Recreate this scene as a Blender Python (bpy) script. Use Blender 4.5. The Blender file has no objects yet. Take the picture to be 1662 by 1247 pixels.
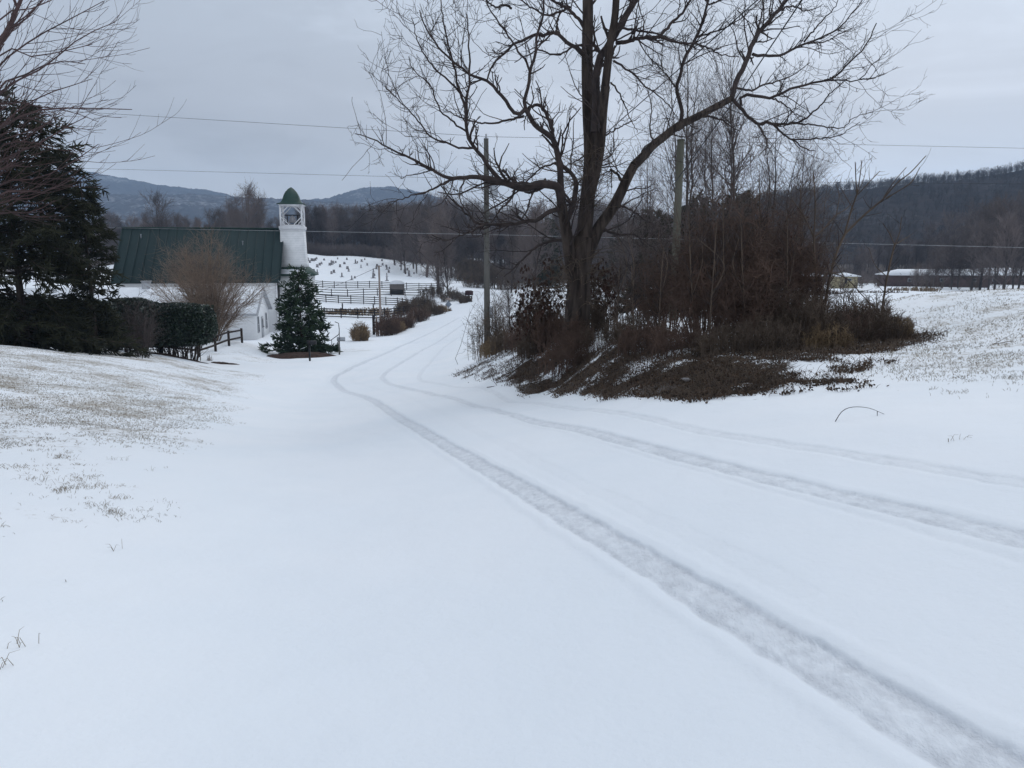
import bpy, math, random
import numpy as np
from mathutils import Vector, Matrix
R_ = math.radians
S = bpy.context.scene
C = S.collection

# ------------------------------------------------------------------ camera, world, sun, exposure
FPX = 1230.0; CX, CY = 831.0, 623.5
PITCH = R_(9.6)
cam = bpy.data.cameras.new('camera'); cam.sensor_width = 36; cam.lens = 36*FPX/1662
cam.clip_start = .1; cam.clip_end = 20000
co = bpy.data.objects.new('camera', cam); C.objects.link(co); S.camera = co
co.location = (0, 0, 0); co.rotation_euler = (R_(90)-PITCH, 0, 0)

SUN_EL, SUN_AZ = R_(48), R_(25)
w = bpy.data.worlds.new("World"); S.world = w; w.use_nodes = True
nt = w.node_tree; nt.nodes.clear()
def N(nt, t, **k):
    n = nt.nodes.new(t)
    for a, v in k.items():
        if a.startswith('i_'):
            n.inputs[a[2:].replace('_', ' ')].default_value = v
        else: setattr(n, a, v)
    return n
def L(nt, a, b): nt.links.new(a, b)
def mth(nt, op, a, b=None, c=None, clamp=False):
    n = nt.nodes.new('ShaderNodeMath'); n.operation = op; n.use_clamp = clamp
    for i, v in enumerate((a, b, c)):
        if v is None: continue
        if isinstance(v, (int, float)): n.inputs[i].default_value = v
        else: nt.links.new(v, n.inputs[i])
    return n.outputs[0]
def mixc(nt, fac, a, b):
    n = nt.nodes.new('ShaderNodeMix'); n.data_type = 'RGBA'
    for s, v in ((n.inputs[0], fac), (n.inputs[6], a), (n.inputs[7], b)):
        if isinstance(v, (int, float)): s.default_value = v
        elif isinstance(v, tuple): s.default_value = (*v[:3], 1)
        else: nt.links.new(v, s)
    return n.outputs[2]
def ramp(nt, fac, stops, interp='LINEAR'):
    n = nt.nodes.new('ShaderNodeValToRGB'); cr = n.color_ramp; cr.interpolation = interp
    while len(cr.elements) > 1: cr.elements.remove(cr.elements[-1])
    for i, (p, c) in enumerate(stops):
        e = cr.elements[0] if i == 0 else cr.elements.new(p)
        e.position = p; c = (c, c, c) if isinstance(c, (int, float)) else c; e.color = (*c[:3], 1)
    nt.links.new(fac, n.inputs[0]); return n.outputs[0]
sky = N(nt, 'ShaderNodeTexSky'); sky.sky_type = 'NISHITA'; sky.sun_disc = False
sky.sun_elevation = SUN_EL; sky.sun_rotation = SUN_AZ; sky.air_density = 1.0; sky.dust_density = 3
skm = N(nt, 'ShaderNodeMix', data_type='RGBA', blend_type='MULTIPLY'); skm.inputs[0].default_value = 1
L(nt, sky.outputs[0], skm.inputs[6]); skm.inputs[7].default_value = (1, 1, 1, 1)
tc = N(nt, 'ShaderNodeTexCoord'); sp = N(nt, 'ShaderNodeSeparateXYZ'); L(nt, tc.outputs['Generated'], sp.inputs[0])
mp = N(nt, 'ShaderNodeMapping'); mp.inputs['Scale'].default_value = (1.6, 1.6, 5.0); L(nt, tc.outputs['Generated'], mp.inputs[0])
nz = N(nt, 'ShaderNodeTexNoise', i_Scale=1.9, i_Detail=6.0, i_Roughness=.55, i_Distortion=.5); L(nt, mp.outputs[0], nz.inputs[0])
# overcast deck: dark and heavy to the left, thin and bright to the right; in units of the sky's own radiance (x10)
el = ramp(nt, mth(nt, 'MAXIMUM', sp.outputs[2], 0.0), [(0, (7.2, 7.5, 7.9)), (.08, (6.6, 7.0, 7.6)), (.16, (5.7, 6.05, 6.65)), (.30, (6.0, 6.6, 7.45)), (.42, (6.4, 7.15, 8.1)), (1, (7.6, 8.35, 9.3))], 'EASE')
for n in nt.nodes:
    pass
side = ramp(nt, mth(nt, 'ADD', mth(nt, 'MULTIPLY', sp.outputs[0], 1.0), .5), [(.0, .80), (.25, .84), (.55, 1.03), (.95, 1.16)], 'EASE')
cl = ramp(nt, nz.outputs[0], [(.30, .80), (.5, 1.0), (.66, 1.15)], 'EASE')
m1 = N(nt, 'ShaderNodeVectorMath', operation='MULTIPLY'); L(nt, el, m1.inputs[0]); L(nt, side, m1.inputs[1])
m2 = N(nt, 'ShaderNodeVectorMath', operation='MULTIPLY'); L(nt, m1.outputs[0], m2.inputs[0]); L(nt, cl, m2.inputs[1])
fin = N(nt, 'ShaderNodeMix', data_type='RGBA'); fin.inputs[0].default_value = .93
L(nt, skm.outputs[2], fin.inputs[6]); L(nt, m2.outputs[0], fin.inputs[7])
bg = N(nt, 'ShaderNodeBackground'); bg.inputs['Strength'].default_value = .1
L(nt, fin.outputs[2], bg.inputs[0]); ow = N(nt, 'ShaderNodeOutputWorld'); L(nt, bg.outputs[0], ow.inputs[0])

sl = bpy.data.lights.new('sun', 'SUN'); sl.energy = .6; sl.angle = R_(35); sl.color = (1, .97, .93)
so = bpy.data.objects.new('sun', sl); C.objects.link(so)
so.rotation_euler = (R_(90)-SUN_EL, 0, R_(180)-SUN_AZ)
S.view_settings.view_transform = 'Standard'; S.view_settings.look = 'None'; S.view_settings.exposure = .07; S.view_settings.gamma = 1
S.cycles.use_denoising = True
S.cycles.max_bounces = 6; S.cycles.diffuse_bounces = 3; S.cycles.volume_bounces = 1; S.cycles.transparent_max_bounces = 4

# ------------------------------------------------------------------ helpers
rs = np.random.RandomState(7)
def ray(px, py):
    u = (px-CX); v = (CY-py)
    y = FPX*math.cos(PITCH)+v*math.sin(PITCH); z = v*math.cos(PITCH)-FPX*math.sin(PITCH)
    return u/y, z/y
def at(px, py, Y):
    a, b = ray(px, py); return np.array((a*Y, Y, b*Y))
def tag(o, label=None, cat=None, group=None, kind=None):
    if label: o['label'] = label
    if cat: o['category'] = cat
    if group: o['group'] = group
    if kind: o['kind'] = kind
    return o
def empty(name, loc, rz=0, label=None, cat=None, group=None):
    o = bpy.data.objects.new(name, None); C.objects.link(o); o.location = loc; o.rotation_euler = (0, 0, rz)
    return tag(o, label, cat, group)
def mesh_np(name, V, faces, mat=None, parent=None, smooth=True):
    """faces: list of (M,k) int arrays"""
    me = bpy.data.meshes.new(name); V = np.asarray(V, dtype=np.float32)
    faces = [np.asarray(f, dtype=np.int32) for f in faces if len(f)]
    me.vertices.add(len(V)); me.vertices.foreach_set('co', V.ravel())
    lv = np.concatenate([f.ravel() for f in faces]); tot = np.concatenate([np.full(len(f), f.shape[1], dtype=np.int32) for f in faces])
    st = np.concatenate([[0], np.cumsum(tot)[:-1]]).astype(np.int32)
    me.loops.add(len(lv)); me.loops.foreach_set('vertex_index', lv)
    me.polygons.add(len(tot)); me.polygons.foreach_set('loop_start', st); me.polygons.foreach_set('loop_total', tot)
    if smooth: me.polygons.foreach_set('use_smooth', np.ones(len(tot), dtype=bool))
    me.update(calc_edges=True)
    if mat: me.materials.append(mat)
    o = bpy.data.objects.new(name, me); C.objects.link(o)
    if parent: o.parent = parent
    return o
class MB:
    """mesh builder: boxes, prisms, tubes in local coordinates"""
    def __init__(s): s.v = []; s.f = {}; s.n = 0
    def add(s, V, F):
        V = np.asarray(V, float)
        for f in F: s.f.setdefault(len(f), []).append([i+s.n for i in f])
        s.v.append(V); s.n += len(V)
    def addnp(s, V, F):
        for f in F.tolist() if len(F) < 50 else []: pass
        s.f.setdefault(F.shape[1], []).extend((F+s.n).tolist()); s.v.append(V); s.n += len(V)
    def box(s, a, b, M=None):
        x0, y0, z0 = a; x1, y1, z1 = b
        V = np.array([(x0,y0,z0),(x1,y0,z0),(x1,y1,z0),(x0,y1,z0),(x0,y0,z1),(x1,y0,z1),(x1,y1,z1),(x0,y1,z1)], float)
        if M is not None: V = V @ np.array(M)[:3,:3].T + np.array(M)[:3,3]
        s.add(V, [(0,3,2,1),(4,5,6,7),(0,1,5,4),(1,2,6,5),(2,3,7,6),(3,0,4,7)])
    def bar(s, p, q, wd, ht, up=(0,0,1)):
        p = np.array(p, float); q = np.array(q, float); d = q-p; l = np.linalg.norm(d); d /= l
        up = np.array(up, float); sx = np.cross(d, up)
        if np.linalg.norm(sx) < 1e-4: sx = np.cross(d, (1,0,0))
        sx /= np.linalg.norm(sx); uz = np.cross(sx, d)
        V = [p+sx*a*wd/2+uz*b*ht/2 for a, b in ((-1,-1),(1,-1),(1,1),(-1,1))]
        V += [v+d*l for v in V]
        s.add(V, [(3,2,1,0),(4,5,6,7),(0,1,5,4),(1,2,6,5),(2,3,7,6),(3,0,4,7)])
    def rings(s, rings, cap=True):
        n = len(rings[0]); base = 0; V = np.concatenate([np.asarray(r, float) for r in rings]); F = []
        for i in range(len(rings)-1):
            for j in range(n):
                k = (j+1) % n; F.append((i*n+j, i*n+k, (i+1)*n+k, (i+1)*n+j))
        if cap: F.append(tuple(range(n))[::-1]); F.append(tuple((len(rings)-1)*n+j for j in range(n)))
        s.add(V, F)
    def lathe(s, prof, c=(0,0,0), n=16, cap=True):
        s.rings([[(c[0]+r*math.cos(2*math.pi*j/n), c[1]+r*math.sin(2*math.pi*j/n), c[2]+z) for j in range(n)] for r, z in prof], cap)
    def tube(s, pts, rad, n=8):
        P = np.array(pts, float); R = np.broadcast_to(np.asarray(rad, float), (len(P),))
        V, F = tubes(P[None], R[None], n); s.addnp(V, F)
    def build(s, name, mat=None, parent=None, smooth=False):
        V = np.concatenate(s.v) if s.v else np.zeros((0,3))
        return mesh_np(name, V, [np.array(f) for f in s.f.values()], mat, parent, smooth)
def tubes(P, Rd, sides=3):
    """P (N,K,3) polylines, Rd (N,K) radii -> V,F quads"""
    N_, K, _ = P.shape
    T = np.gradient(P, axis=1); T /= np.linalg.norm(T, axis=2, keepdims=True)+1e-9
    m = T.mean(axis=1); m /= np.linalg.norm(m, axis=1, keepdims=True)+1e-9
    ref = np.where(np.abs(m[:, 2:3]) < .8, np.array([[0, 0, 1.]]), np.array([[1., 0, 0]]))
    A = np.cross(T, ref[:, None, :]); A /= np.linalg.norm(A, axis=2, keepdims=True)+1e-9
    B = np.cross(T, A)
    a = np.arange(sides)*2*np.pi/sides
    V = P[:, :, None, :]+Rd[:, :, None, None]*(A[:, :, None, :]*np.cos(a)[None, None, :, None]+B[:, :, None, :]*np.sin(a)[None, None, :, None])
    V = V.reshape(-1, 3)
    n = np.arange(N_)[:, None, None]*K*sides; k = np.arange(K-1)[None, :, None]*sides; j = np.arange(sides)[None, None, :]; j2 = (j+1) % sides
    F = np.stack([n+k+j, n+k+j2, n+k+sides+j2, n+k+sides+j], axis=-1).reshape(-1, 4)
    return V, F
def build_tubes(name, parts, mat, parent=None):
    Vs, Fs, o = [], [], 0
    for P, Rd, sd in parts:
        if len(P) == 0: continue
        V, F = tubes(P, Rd, sd); Vs.append(V); Fs.append(F+o); o += len(V)
    return mesh_np(name, np.concatenate(Vs), [np.concatenate(Fs)], mat, parent, True)
def unit(v): return v/(np.linalg.norm(v, axis=-1, keepdims=True)+1e-9)
def interp_poly(P, Rd, idx, t):
    K = P.shape[1]; f = t*(K-1); i = np.minimum(f.astype(int), K-2); w_ = (f-i)
    p = P[idx, i]*(1-w_)[:, None]+P[idx, i+1]*w_[:, None]
    tan = unit(P[idx, i+1]-P[idx, i]); r = Rd[idx, i]*(1-w_)+Rd[idx, i+1]*w_
    return p, tan, r
def grow(rng, P, Rd, n, L0, L1, K=5, ang=(35, 65), up=.1, wig=.15, rs_=.6, rmin=.004, tmin=.15, tmax=1.0, taper=.3, flat=None, grav=None, lent=0.0):
    ln = np.linalg.norm(np.diff(P, axis=1), axis=2).sum(1); idx = rng.choice(len(P), n, p=ln/ln.sum())
    t = rng.uniform(tmin, tmax, n); p, tan, r = interp_poly(P, Rd, idx, t)
    rnd = unit(rng.normal(size=(n, 3)))
    if flat is not None: rnd[:, 2] *= flat
    perp = unit(rnd-tan*(rnd*tan).sum(1, keepdims=True))
    a = np.radians(rng.uniform(*ang, n))[:, None]; d = unit(tan*np.cos(a)+perp*np.sin(a))
    Ls = rng.uniform(L0, L1, n)*(1-lent*t); out = [p]; step = (Ls/(K-1))[:, None]
    for k in range(K-1):
        p = p+d*step; out.append(p)
        d = d+rng.normal(size=(n, 3))*wig; d[:, 2] += up
        d = unit(d)
    Q = np.stack(out, 1)
    r0 = np.maximum(np.minimum(r*rs_, r), rmin)
    tp = np.linspace(1, taper, K)[None]
    return Q, np.maximum(r0[:, None]*tp, rmin*.6)
def leaves(rng, Cn, sz, asp=.5, droop=None):
    n = len(Cn); d = unit(rng.normal(size=(n, 3)))
    if droop: d[:, 2] -= droop; d = unit(d)
    e = unit(np.cross(d, unit(rng.normal(size=(n, 3))))); nn = np.cross(d, e)
    s_ = sz*rng.uniform(.6, 1.3, n)[:, None]
    V = np.stack([Cn-d*s_*.5, Cn+e*s_*asp*.5+nn*s_*.08, Cn+d*s_*.5, Cn-e*s_*asp*.5+nn*s_*.08], 1).reshape(-1, 3)
    F = np.arange(4*n).reshape(n, 4); return V, F
def hash2(i, j, s):
    h = (i.astype(np.int64)*374761393+j.astype(np.int64)*668265263+s*2147483647) & 0xffffffff
    h = ((h ^ (h >> 13))*1274126177) & 0xffffffff; h = h ^ (h >> 16)
    return (h & 0xffffff)/float(0xffffff)
def vnoise(x, y, s=0):
    i = np.floor(x); j = np.floor(y); fx = x-i; fy = y-j; fx = fx*fx*(3-2*fx); fy = fy*fy*(3-2*fy)
    a = hash2(i, j, s); b = hash2(i+1, j, s); c = hash2(i, j+1, s); d = hash2(i+1, j+1, s)
    return (a*(1-fx)+b*fx)*(1-fy)+(c*(1-fx)+d*fx)*fy
def fbm(x, y, o=4, s=0):
    v = 0; a = .5; t = 0
    for k in range(o): v = v+a*vnoise(x*2**k, y*2**k, s+k*17); t += a; a *= .5
    return v/t
def sstep(a, b, x): t = np.clip((x-a)/(b-a), 0, 1); return t*t*(3-2*t)

# ------------------------------------------------------------------ materials
def mat(name, col, rough=.8, col2=None, scale=5.0, detail=4.0, bump=0.0, bscale=None, spec=.3, stretch=None, obj=True, per=0.0):
    m = bpy.data.materials.new(name); m.use_nodes = True; t = m.node_tree; b = t.nodes['Principled BSDF']
    b.inputs['Roughness'].default_value = rough; b.inputs['Specular IOR Level'].default_value = spec
    tcn = N(t, 'ShaderNodeTexCoord'); mp_ = N(t, 'ShaderNodeMapping'); L(t, tcn.outputs['Object'], mp_.inputs[0])
    if stretch: mp_.inputs['Scale'].default_value = stretch
    nz_ = N(t, 'ShaderNodeTexNoise', i_Scale=scale, i_Detail=detail, i_Roughness=.6); L(t, mp_.outputs[0], nz_.inputs[0])
    c = mixc(t, ramp(t, nz_.outputs[0], [(.35, 0.), (.65, 1.)]), col, col2 or tuple(x*.6 for x in col))
    if per:
        oi = N(t, 'ShaderNodeObjectInfo'); hs = N(t, 'ShaderNodeHueSaturation'); L(t, c, hs.inputs['Color'])
        L(t, mth(t, 'ADD', mth(t, 'MULTIPLY', oi.outputs['Random'], per), 1-per/2), hs.inputs['Value']); c = hs.outputs[0]
    L(t, c, b.inputs['Base Color'])
    if bump:
        n2 = N(t, 'ShaderNodeTexNoise', i_Scale=bscale or scale*3, i_Detail=3.0); L(t, mp_.outputs[0], n2.inputs[0])
        bp = N(t, 'ShaderNodeBump', i_Strength=bump, i_Distance=.03); L(t, n2.outputs[0], bp.inputs['Height']); L(t, bp.outputs[0], b.inputs['Normal'])
    return m
M = {}
M['bark'] = mat('bark', (.085,.066,.056), .9, (.022,.017,.015), 7, 7, 1.0, 26, .15, (1,1,.14))
M['twig'] = mat('twig', (.062,.046,.043), .9, (.032,.025,.024), 3)
M['greytwig'] = mat('greytwig', (.13,.105,.098), .9, (.07,.055,.052), 3)
M['redtwig'] = mat('redtwig', (.10,.062,.060), .85, (.055,.036,.036), 2)
M['farbark'] = mat('farbark', (.11,.09,.082), .95, (.06,.05,.046), .4, per=.8)
M['hillbark'] = mat('hillbark', (.075,.062,.060), .95, (.035,.031,.032), .02)
M['fartwig'] = mat('fartwig', (.165,.13,.12), .95, (.10,.082,.078), .12, per=.8)
M['thicket'] = mat('thicket', (.145,.092,.070), .95, (.066,.045,.037), .9)
M['bramble'] = mat('bramble', (.135,.10,.075), .95, (.06,.044,.034), .8)
M['tan'] = mat('tan', (.27,.19,.11), .95, (.13,.09,.055), 1.5)
M['myrtle'] = mat('myrtle', (.23,.165,.11), .85, (.13,.09,.065), 2)
M['myrtletwig'] = mat('myrtletwig', (.30,.22,.165), .9, (.18,.13,.10), 1)
M['spruce'] = mat('spruce', (.036,.037,.018), .8, (.011,.013,.008), 1.2, spec=.2)
M['sprucetop'] = mat('sprucetop', (.05,.06,.035), .8, (.018,.027,.017), 1.2, spec=.2)
M['pine'] = mat('pine', (.045,.072,.036), .8, (.015,.030,.018), 1.3, spec=.2)
M['holly'] = mat('holly', (.018,.036,.016), .35, (.007,.014,.008), 3, spec=.5)
M['darkwood'] = mat('darkwood', (.05,.034,.028), .85, (.025,.018,.015), 4, bump=.3, bscale=30, stretch=(1,1,.2))
M['blackfence'] = mat('blackfence', (.022,.018,.020), .8, (.012,.010,.011), 3)
M['pole'] = mat('pole', (.13,.125,.115), .9, (.07,.07,.062), 2.5, 5, .5, 20, stretch=(1,1,.12))
M['greenpole'] = mat('greenpole', (.13,.125,.10), .95, (.07,.07,.05), 2.5, 5, .5, 20, stretch=(1,1,.12))
M['paleplank'] = mat('paleplank', (.34,.28,.25), .9, (.22,.18,.16), 2.5, stretch=(1,1,.2))
M['metal'] = mat('metal', (.42,.44,.47), .5, (.33,.35,.38), 2)
M['wire'] = mat('wire', (.03,.03,.035), .6, (.02,.02,.022), 2)
M['palewire'] = mat('palewire', (.55,.56,.58), .5, (.45,.46,.48), 2)
M['black'] = mat('black', (.02,.02,.022), .5, (.013,.013,.015), 3)
M['maroon'] = mat('maroon', (.05,.018,.022), .6, (.03,.012,.014), 3)
M['stone'] = mat('stone', (.33,.32,.33), .9, (.17,.16,.165), .6, per=.7)
M['leaf'] = mat('leaf', (.085,.042,.030), .9, (.03,.017,.012), 1.2)
M['litter'] = mat('litter', (.12,.078,.052), .95, (.028,.020,.016), 6)
M['grass'] = mat('grass', (.30,.24,.17), .95, (.17,.14,.10), .8)
M['mulch'] = mat('mulch', (.075,.042,.032), 1, (.03,.02,.016), 5, 6, 1.0, 12)
M['snowcap'] = mat('snowcap', (.82,.84,.87), .7, (.76,.78,.82), 1.5, bump=.1)
M['yellow'] = mat('yellow', (.42,.36,.22), .9, (.33,.28,.17), 1)
M['redwall'] = mat('redwall', (.10,.062,.056), .9, (.07,.045,.04), 1)
M['shedgrey'] = mat('shedgrey', (.17,.15,.14), .9, (.12,.105,.10), 3, stretch=(4,4,.3))
M['glass'] = mat('glass', (.05,.055,.06), .15, (.035,.04,.045), 1, spec=.6)
M['greytrim'] = mat('greytrim', (.45,.46,.48), .6, (.36,.37,.4), 3)
M['bell'] = mat('bell', (.33,.32,.33), .5, (.2,.19,.2), 3)
M['signback'] = mat('signback', (.20,.23,.28), .5, (.15,.18,.22), 3)
def wavemat(name, c1, c2, period, axis='Z', rough=.6, bump=.5, dark=.75):
    """siding / shingle courses as real relief lines of one period"""
    m = mat(name, c1, rough, c2, 2.0); t = m.node_tree; b = t.nodes['Principled BSDF']
    tcn = N(t, 'ShaderNodeTexCoord'); sx = N(t, 'ShaderNodeSeparateXYZ'); L(t, tcn.outputs['Object'], sx.inputs[0])
    f = mth(t, 'FRACT', mth(t, 'DIVIDE', sx.outputs[axis], period))
    bp = N(t, 'ShaderNodeBump', i_Strength=bump, i_Distance=.03); L(t, f, bp.inputs['Height']); L(t, bp.outputs[0], b.inputs['Normal'])
    old = b.inputs['Base Color'].links[0].from_socket
    g = ramp(t, f, [(0, dark), (.16, 1.), (.9, 1.), (1, dark)])
    mm = N(t, 'ShaderNodeMix', data_type='RGBA', blend_type='MULTIPLY'); mm.inputs[0].default_value = 1
    L(t, old, mm.inputs[6]); L(t, g, mm.inputs[7]); L(t, mm.outputs[2], b.inputs['Base Color']); return m
M['clap'] = wavemat('clap', (.86,.86,.86), (.81,.81,.82), .14, rough=.7, bump=.4, dark=.88)
M['shingle'] = wavemat('shingle', (.80,.80,.81), (.70,.71,.72), .19, rough=.8, bump=.7, dark=.70)
M['white'] = mat('white', (.76,.76,.78), .6, (.70,.70,.72), 2)
M['greenroof'] = mat('greenroof', (.013,.032,.032), .6, (.009,.024,.025), .35, 5, spec=.35)
M['greencap'] = mat('greencap', (.014,.050,.037), .6, (.010,.038,.029), 1.0, spec=.4)

# ground: snow with bare grass, leaf litter and worn wheel ruts
def ground_mat():
    m = bpy.data.materials.new('snow_ground'); m.use_nodes = True; t = m.node_tree; b = t.nodes['Principled BSDF']
    b.inputs['Roughness'].default_value = .75; b.inputs['Specular IOR Level'].default_value = .15
    tcn = N(t, 'ShaderNodeTexCoord'); P = tcn.outputs['Object']
    def nz_(sc, det=4.0, st=None, rough=.6):
        n = N(t, 'ShaderNodeTexNoise', i_Scale=sc, i_Detail=det, i_Roughness=rough)
        if st:
            mp_ = N(t, 'ShaderNodeMapping'); mp_.inputs['Scale'].default_value = st; L(t, P, mp_.inputs[0]); L(t, mp_.outputs[0], n.inputs[0])
        else: L(t, P, n.inputs[0])
        return n.outputs[0]
    def attr(n): a = N(t, 'ShaderNodeAttribute'); a.attribute_name = n; return a.outputs['Fac']
    snow = mixc(t, ramp(t, nz_(.35, 3), [(.35, 0.), (.65, 1.)]), (.80,.835,.875), (.845,.865,.895))
    gr, di, ru, pk = attr('grass'), attr('dirt'), attr('rut'), attr('packed_shade')
    # grass showing through
    g1 = mth(t, 'ADD', mth(t, 'MULTIPLY', nz_(9, 5, None, .75), .6), mth(t, 'MULTIPLY', nz_(1.1, 3), .4))
    gm = mth(t, 'MULTIPLY', mth(t, 'SUBTRACT', mth(t, 'ADD', g1, mth(t, 'MULTIPLY', gr, .27)), .70), 7.0, clamp=True)
    gm = mth(t, 'MULTIPLY', gm, mth(t, 'MULTIPLY', gr, 2.0, clamp=True))
    gcol = mixc(t, nz_(6, 2), (.22,.18,.13), (.33,.27,.19))
    c = mixc(t, mth(t, 'MULTIPLY', gm, .74), snow, gcol)
    # litter
    d1 = mth(t, 'ADD', mth(t, 'MULTIPLY', nz_(9, 6, None, .8), .8), mth(t, 'MULTIPLY', nz_(1.6, 3), .2))
    dm = mth(t, 'MULTIPLY', mth(t, 'SUBTRACT', mth(t, 'ADD', d1, mth(t, 'MULTIPLY', di, .50)), .80), 12.0, clamp=True)
    dm = mth(t, 'MULTIPLY', dm, mth(t, 'MULTIPLY', di, 4.0, clamp=True))
    dcol = mixc(t, ramp(t, nz_(14, 4), [(.4, 0.), (.6, 1.)]), (.030,.022,.018), (.085,.058,.042))
    c = mixc(t, dm, c, dcol)
    # ruts
    rn = ramp(t, mth(t, 'ADD', mth(t, 'MULTIPLY', nz_(5, 5, (1.2, .7, 1), .7), .6), mth(t, 'MULTIPLY', nz_(24, 3, (1, .6, 1), .6), .4)), [(.36, .12), (.50, .6), (.62, 1.)])
    c = mixc(t, mth(t, 'MULTIPLY', ru, rn), c, (.50,.515,.55))
    c = mixc(t, mth(t, 'MULTIPLY', pk, .5), c, (.70,.735,.79))  # snow pressed beside the tracks, plus painted crown shade across the road
    L(t, c, b.inputs['Base Color'])
    h = mth(t, 'ADD', mth(t, 'MULTIPLY', nz_(2.2, 4), .035), mth(t, 'ADD', mth(t, 'MULTIPLY', nz_(30, 3), .006), mth(t, 'MULTIPLY', nz_(140, 2), .0016)))
    h = mth(t, 'ADD', h, mth(t, 'MULTIPLY', mth(t, 'MULTIPLY', nz_(16, 4, (1.2, .6, 1), .7), ru), .05))
    h = mth(t, 'SUBTRACT', h, mth(t, 'MULTIPLY', gm, .01))
    h = mth(t, 'ADD', h, mth(t, 'MULTIPLY', mth(t, 'MULTIPLY', nz_(18, 4), dm), .06))
    bp = N(t, 'ShaderNodeBump', i_Strength=.5, i_Distance=1.0); L(t, h, bp.inputs['Height']); L(t, bp.outputs[0], b.inputs['Normal'])
    return m
M['ground'] = ground_mat()
def hill_mat(name, c1, c2, snowy, sc, dens):
    m = bpy.data.materials.new(name); m.use_nodes = True; t = m.node_tree; b = t.nodes['Principled BSDF']
    b.inputs['Roughness'].default_value = 1; b.inputs['Specular IOR Level'].default_value = 0
    tcn = N(t, 'ShaderNodeTexCoord'); P = tcn.outputs['Object']
    n1 = N(t, 'ShaderNodeTexNoise', i_Scale=sc, i_Detail=6.0, i_Roughness=.7); L(t, P, n1.inputs[0])
    n2 = N(t, 'ShaderNodeTexNoise', i_Scale=sc*.12, i_Detail=3.0); L(t, P, n2.inputs[0])
    n3 = N(t, 'ShaderNodeTexNoise', i_Scale=sc*2.5, i_Detail=4.0); L(t, P, n3.inputs[0])
    c = mixc(t, ramp(t, n1.outputs[0], [(.4, 0.), (.6, 1.)]), c1, c2)
    s_ = mth(t, 'MULTIPLY', mth(t, 'SUBTRACT', mth(t, 'ADD', mth(t, 'MULTIPLY', n2.outputs[0], .55), mth(t, 'MULTIPLY', n3.outputs[0], .45)), dens), 10., clamp=True)
    c = mixc(t, mth(t, 'MULTIPLY', s_, snowy), c, (.72,.74,.78))
    L(t, c, b.inputs['Base Color']); return m
M['farhill'] = hill_mat('farhill', (.065,.060,.062), (.038,.036,.040), .22, .03, .53)
M['nearhill'] = hill_mat('nearhill', (.052,.045,.046), (.032,.029,.031), .08, .08, .55)

# ------------------------------------------------------------------ terrain
CPs = []
def cp(px, py, Y): CPs.append(tuple(at(px, py, Y)))
U_ = np.array((-.259, .966)); NN = np.array((.966, .259))
def planez(x, y): return -1.55+.177*x-.0956*y
for s_ in (-4, 0, 3, 6, 10, 15, 20, 25, 30):
    for l_ in ((0.6, 3, 5.6) if s_ < 26 else (1, 4)):
        x_, y_ = U_*s_+NN*l_; CPs.append((x_, y_, planez(x_, y_)))
CPs += [(-2.5, 0, -1.72), (-4, 4, -1.88), (-6, 1, -1.7), (-9, 7, -1.95), (-6, 12, -2.9), (-12, 12, -2.35), (-15, 4, -1.6), (-20, 10, -1.9), (-9.5, 22, -4.1), (-25, 20, -2.7), (0, -8, -.8), (-10, -8, -1.2), (10, -8, .3)]
for a in [(0,600,22),(0,560,33),(120,574,33),(200,585,33.5),(300,600,34.5),(400,613,37),(60,568,38),(270,576,44),(393,557,56),(330,585,46),(430,553,70),(440,578,55),
          (503,586,47),(551,576,55),(540,620,38),(620,611,38),(700,590,46),(700,560,63),(588,553,70),(610,542,82),(660,535,82),(560,516,104),
          (728,503,112),(770,500,100),(680,480,150),(560,480,150),(600,462,166),(510,462,166),(700,455,185),(500,412,245),(560,416,242),(620,423,238),(690,440,225),(745,452,215),(560,440,200),(640,447,196),
          (770,475,150),(790,462,185),(820,470,170),(900,458,190),
          (740,605,36.5),(793,577,37),(850,562,29),(934,550,22),(1000,560,18.5),(1100,655,10.9),(1000,640,14),(900,622,20),(1100,598,14),(1200,595,13.5),(1300,602,12.3),(1300,655,9.2),(1480,545,16.5),
          (1662,700,6.1),(1662,605,9.5),(1662,520,15.5),(1662,470,22),(1480,480,24),(1560,474,23),(1300,520,25),(1200,530,24),(1100,545,22),
          (900,500,70),(1000,520,45),(1000,480,110),(1150,500,80),(1300,483,110),(1500,478,120),(1662,470,190),(1450,466,190),(1200,470,190),(1000,464,200),(1300,520,45)]:
    cp(*a)
CPs += [(16, 36, -3.2), (26, 50, -5), (24, 20, -.4), (30, 5, 1.2), (15, 0, 1.0), (40, 30, -1.5), (70, 60, -6), (-80, 110, -7), (-45, 80, -8), (-28, 72, -8), (-28, 90, -8), (-40, 60, -7), (-50, 40, -4.5), (-60, 20, -2.5), (-60, 150, -7),
        (-100, 200, -4), (-60, 250, 0), (0, 270, -6), (60, 270, -8), (120, 250, -8), (180, 200, -8), (-20, 300, -1), (-140, 300, 2), (160, 100, -8)]
for a_ in np.linspace(0, 2*np.pi, 24, endpoint=False):
    CPs.append((420*math.cos(a_), 420*math.sin(a_), -4.0))
CP = np.array(CPs); SC_ = 60.0
def warp(x, y):
    """log-radial coordinates so near detail and far distance weigh alike"""
    r = np.hypot(x, y)+1e-6; k = np.log1p(r/8.0)/r*8.0
    return x*k, y*k
wx, wy = warp(CP[:, 0], CP[:, 1]); n_ = len(CP)
def tps(r): return np.where(r > 1e-9, r*r*np.log(r+1e-12), 0)
D_ = np.hypot(wx[:, None]-wx, wy[:, None]-wy)
A_ = np.zeros((n_+3, n_+3)); A_[:n_, :n_] = tps(D_)+np.eye(n_)*.02
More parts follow.
